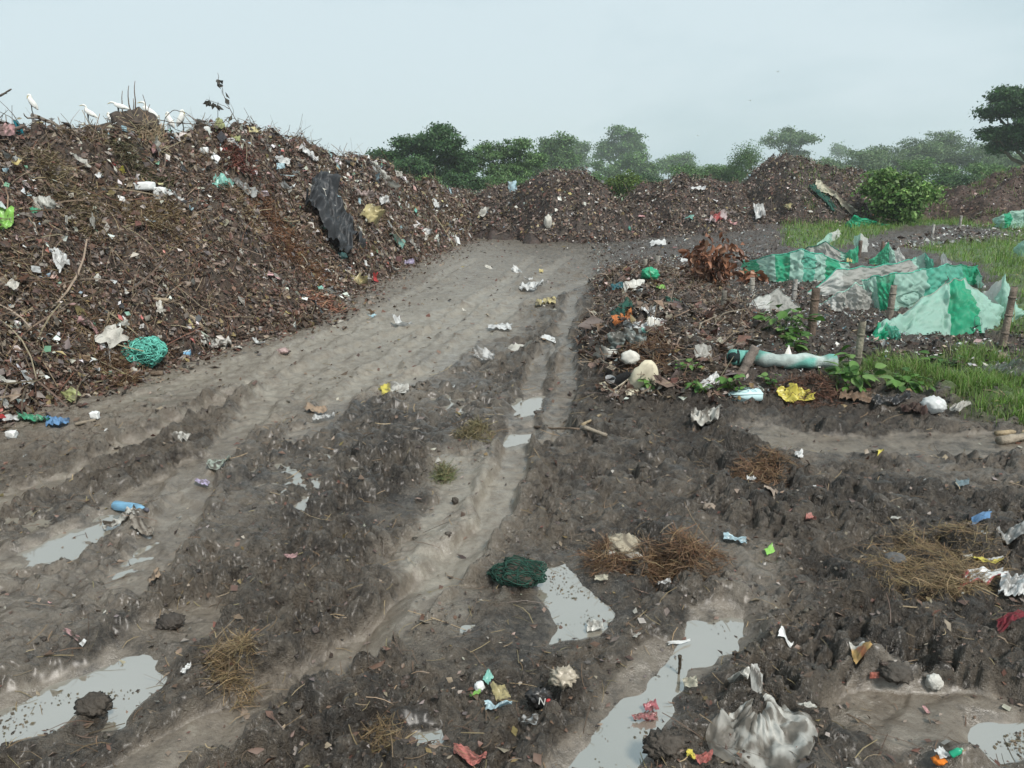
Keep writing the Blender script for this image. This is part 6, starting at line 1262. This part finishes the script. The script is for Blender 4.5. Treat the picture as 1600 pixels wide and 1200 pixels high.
for gi, (P, cnt, h0, w0) in enumerate(zip(GRASS, (26000, 30000, 26000), (.13, .12, .085), (.008, .005, .0028))):
    P_ = np.array(P); lo, hi_ = P_.min(0), P_.max(0); hi_ = np.minimum(hi_, [26, 60]); x = rng.uniform(lo[0] - .3, hi_[0] + .3, cnt * 3); y = rng.uniform(lo[1] - .3, hi_[1] + .3, cnt * 3)
    m = sstep(.3, -.2, poly_sd(x, y, P) + .3 * fbm(x * 1.2, y * 1.2, 2, 401)) * (.35 + .9 * sstep(-.3, .3, fbm(x * 2.5, y * 2.5, 2, 405))) > rng.random(len(x)); x, y = x[m][:cnt], y[m][:cnt]; k = len(x)
    tall = .5 + 1.3 * sstep(-.2, .5, fbm(x * 1.8, y * 1.8, 2, 411))
    parts.append(blades(x, y, h0 * tall * rng.uniform(.5, 1.5, k), np.full(k, w0) * rng.uniform(.7, 1.3, k), GC, .8))
V, F, C = join(parts); o = obj('grass', mesh('grass', V, F, amat('grass_blades', .5, .35, .35, 0, var=.2, vscale=3), C)); tag(o, 'bright green grass growing round the seed beds', 'grass', kind='stuff')
# shredded waste on the beds and the bank
def region(polyg, n):
    P = G(polyg); P_ = np.array(P); lo, hi_ = P_.min(0), P_.max(0); x = rng.uniform(lo[0], hi_[0], n); y = rng.uniform(lo[1], hi_[1], n); m = (poly_sd(x, y, P) + .15 * fbm(x * 2, y * 2, 2, 421) < 0) & (heap_all(x, y) < .03); return x[m], y[m]
SHR = [(.05, .035, .028), (.09, .06, .045), (.13, .10, .075), (.62, .62, .6), (.42, .42, .4), (.3, .33, .34), (.5, .42, .32), (.10, .05, .035), (.55, .38, .36), (.2, .35, .38)]; SHW = [7, 7, 5, 2.4, 2.4, 1.3, 1.2, 3, .4, .5]
parts = []
for polyg, n, s0, mul in [([(935,420),(1160,400),(1400,470),(1360,540),(1560,535),(1700,545),(1700,590),(1500,600),(1300,598),(1130,650),(940,640),(905,560)], 60000, .011, 1), ([(1360,392),(1480,360),(1700,350),(1700,380),(1500,388),(1400,400)], 12000, .03, 1.3), ([(900,372),(1330,350),(1240,400),(1130,420),(940,430)], 14000, .017, .8)]:
    x, y = region(polyg, n); z = H(x, y); k = len(x); P = np.c_[x, y, z + .008]
    wts = np.array(SHW, float); wts[3:7] *= mul
    parts.append(leaves(P, np.tile([0, 0, 1.0], (k, 1)), rng.gamma(2.6, s0, k), np.full(k, .5), palette(k, SHR, wts, .3), asp=.6, fold=.35, lift=.01))
x, y = region([(935,440),(1110,430),(1190,540),(1140,645),(940,640),(905,560)], 9000); k = len(x)
parts.append(fibres(np.c_[x, y, H(x, y) + .03], np.tile([0, 0, 1.0], (k, 1)), rng.gamma(2.2, .09, k), rng.uniform(.0015, .005, k), np.full(k, .5), palette(k, [(.16, .11, .075), (.10, .068, .048), (.26, .2, .14), (.07, .048, .035)]), .7, 3))
parts.append(leaves(np.c_[x, y, H(x, y) + .02], np.tile([0, 0, 1.0], (k, 1)), rng.gamma(4, .02, k), np.full(k, .6), palette(k, LEAFPAL, LEAFW), lift=.01))
V, F, C = join(parts); o = obj('shredded_waste', mesh('shredded_waste', V, F, LEAFM, C)); tag(o, 'shredded leaf and plastic waste covering the beds and bank', 'waste', kind='stuff')

# ------------------------------------------------------------------ small scraps one can count, each its own object
def scrapmesh(i, c):
    s = 5000 + i * 13; r = np.random.default_rng(s); n = 7; uu, vv = np.meshgrid(np.linspace(-.5, .5, n), np.linspace(-.5, .5, n)); uu, vv = uu.ravel(), vv.ravel(); asp = [.8, .6, .35, .7][i % 4]
    th = np.arctan2(vv, uu); k = 1 + .35 * fbm(np.cos(th) * 1.5 + i, np.sin(th) * 1.5, 2, s); j = i % 4; z = [.40, .06, .30, .18][j] * np.abs(fbm(uu * 2.5 + i, vv * 2.5, 2, s + 1)) + [0, 0, 1.1, 0][j] * (uu ** 2) + [0, 0, 0, .5][j] * np.abs(uu)
    P = np.c_[uu * k, vv * k * asp, z]; return mesh('scrap', P, grid_faces(n, n), FILM, stain(P, np.tile(CO.get(c, c), (len(P), 1)), .3, s, 3), smooth=True)
KINDS = [('w', 'white'), ('ow', 'off white'), ('gy', 'grey'), ('pk', 'pink'), ('tn', 'tan'), ('lb', 'pale blue'), ('tq', 'turquoise'), ('rd', 'red'), ('py', 'yellow')]
SM = {c: [scrapmesh(i * 12 + j, c) for j in range(4)] for i, (c, _) in enumerate(KINDS)}
def scatter(place, grp, n, ptsfn, s0, wts, dens=None):
    P, nr = ptsfn(n); r = np.random.default_rng(sd_()); wts = np.array(wts, float); wts /= wts.sum()
    for p, q in zip(P[:n], nr[:n]):
        c, cn = KINDS[r.choice(len(KINDS), p=wts)]; sh = int(r.integers(4)); o = obj('plastic_scrap', SM[c][sh], None, p + q * .012); g_ = r.gamma(4, .25); s = s0 * g_; sz_ = 'tiny' if g_ < .62 else 'small' if g_ < 1.25 else 'larger'; shn = ('crumpled', 'flat torn', 'curled narrow', 'folded')[sh]; o.scale = (s, s * r.uniform(.5, 1), s)
        import mathutils
        qn = mathutils.Vector(q + r.normal(size=3) * .3).to_track_quat('Z', 'Y').to_euler(); o.rotation_euler = qn; o.rotation_euler.rotate_axis('Z', r.uniform(0, 6.28))
        tag(o, '%s %s %s scrap %s' % (sz_, shn, cn, place), 'scrap', '%s %s %s scraps %s' % (sz_, shn, cn, grp))
def gpts(y0, y1, cond):
    def f(n):
        x, y, z, ro, to, we, bk = open_ground(n * 14, y0, y1); m = cond(x, y, bk)
        for P, lv in PUD: m &= poly_sd(x, y, P) > .06
        x, y, z = x[m], y[m], z[m]; return np.c_[x, y, z], np.tile([0, 0, 1.0], (len(x), 1))
    return f
def heappts(n):
    Ps, Ns = [], []
    for c in HEAPS:
        k = 40; th = rng.uniform(0, 6.283, k); r_ = np.sqrt(rng.random(k)) * .95; x = c[0] + np.cos(th) * r_ * c[3]; y = c[1] - np.abs(np.sin(th)) * r_ * c[4]
        z, nn = surf(heap_all, x, y); m = z > .1; Ps.append(np.c_[x, y, z + .05][m]); Ns.append(nn[m])
    P, Q = np.concatenate(Ps), np.concatenate(Ns); i = rng.permutation(len(P)); return P[i], Q[i]
def clustered(f, seed):
    def g(n):
        P, q = f(n * 4); m = sstep(-.2, .35, fbm(P[:, 0] * .8, P[:, 1] * .8, 2, seed)) > rng.random(len(P)); return P[m], q[m]
    return g
scatter('caught in the face of the long leafy heap', 'on the long leafy heap', 88, clustered(lambda n: (lambda a: (a[0] + a[1] * .09, a[1]))(ridge_pts(n, .0, 1.0)), 611), .13, [7, 5, 2, 2, 2, .7, .4, .4, .6])
scatter('along the foot of the long leafy heap', 'along the long heap foot', 30, lambda n: (lambda a: (a[0] + a[1] * .05, a[1]))(ridge_pts(n, .93, 1.03)), .10, [7, 5, 2, 3, 3, 1, .4, .5, .8])
scatter('on the faces of the far heaps', 'on the far heaps', 40, heappts, .17, [8, 6, 3, 2, 2, 1, .5, .5, .7])
scatter('trodden into the pale far track', 'on the far track', 28, gpts(7.5, 20, lambda x, y, b: (b < .3) & (x < 3)), .13, [7, 6, 2, 1, 2, .6, .1, .4, .5])
scatter('on the rubbish bank and beds', 'on the bank and beds', 46, clustered(gpts(6.5, 20, lambda x, y, b: (b > .5) & (grass_mask(x, y) < .3)), 617), .11, [8, 6, 3, 2, 2, 1, .7, .4, .6])
scatter('pressed into the churned mud near the puddles', 'in the churned mud', 36, gpts(1.7, 6, lambda x, y, b: b < .3), .035, [8, 6, 1, 1.5, 2.5, .7, .3, .7, .5])


parts = []
for P, lv in PUD[:4]:
    P_ = np.array(P); x = rng.uniform(P_[:, 0].min(), P_[:, 0].max(), 900); y = rng.uniform(P_[:, 1].min(), P_[:, 1].max(), 900)
    m = (poly_sd(x, y, P) < -.02) & (sstep(-.1, .5, fbm(x * 6, y * 6, 2, 71)) > rng.random(900)); x, y = x[m], y[m]; k = len(x)
    if k: parts.append(leaves(np.c_[x, y, np.full(k, lv + .002)], np.tile([0, 0, 1.0], (k, 1)), rng.gamma(2, .0035, k) + .003, np.full(k, .06), palette(k, [(.05, .04, .03), (.10, .08, .05), (.16, .12, .08)]), fold=.1))
V, F, C = join(parts); o = obj('floating_debris', mesh('floating_debris', V, F, LEAFM, C)); tag(o, 'tiny dark specks floating on the puddles', 'debris', kind='stuff')
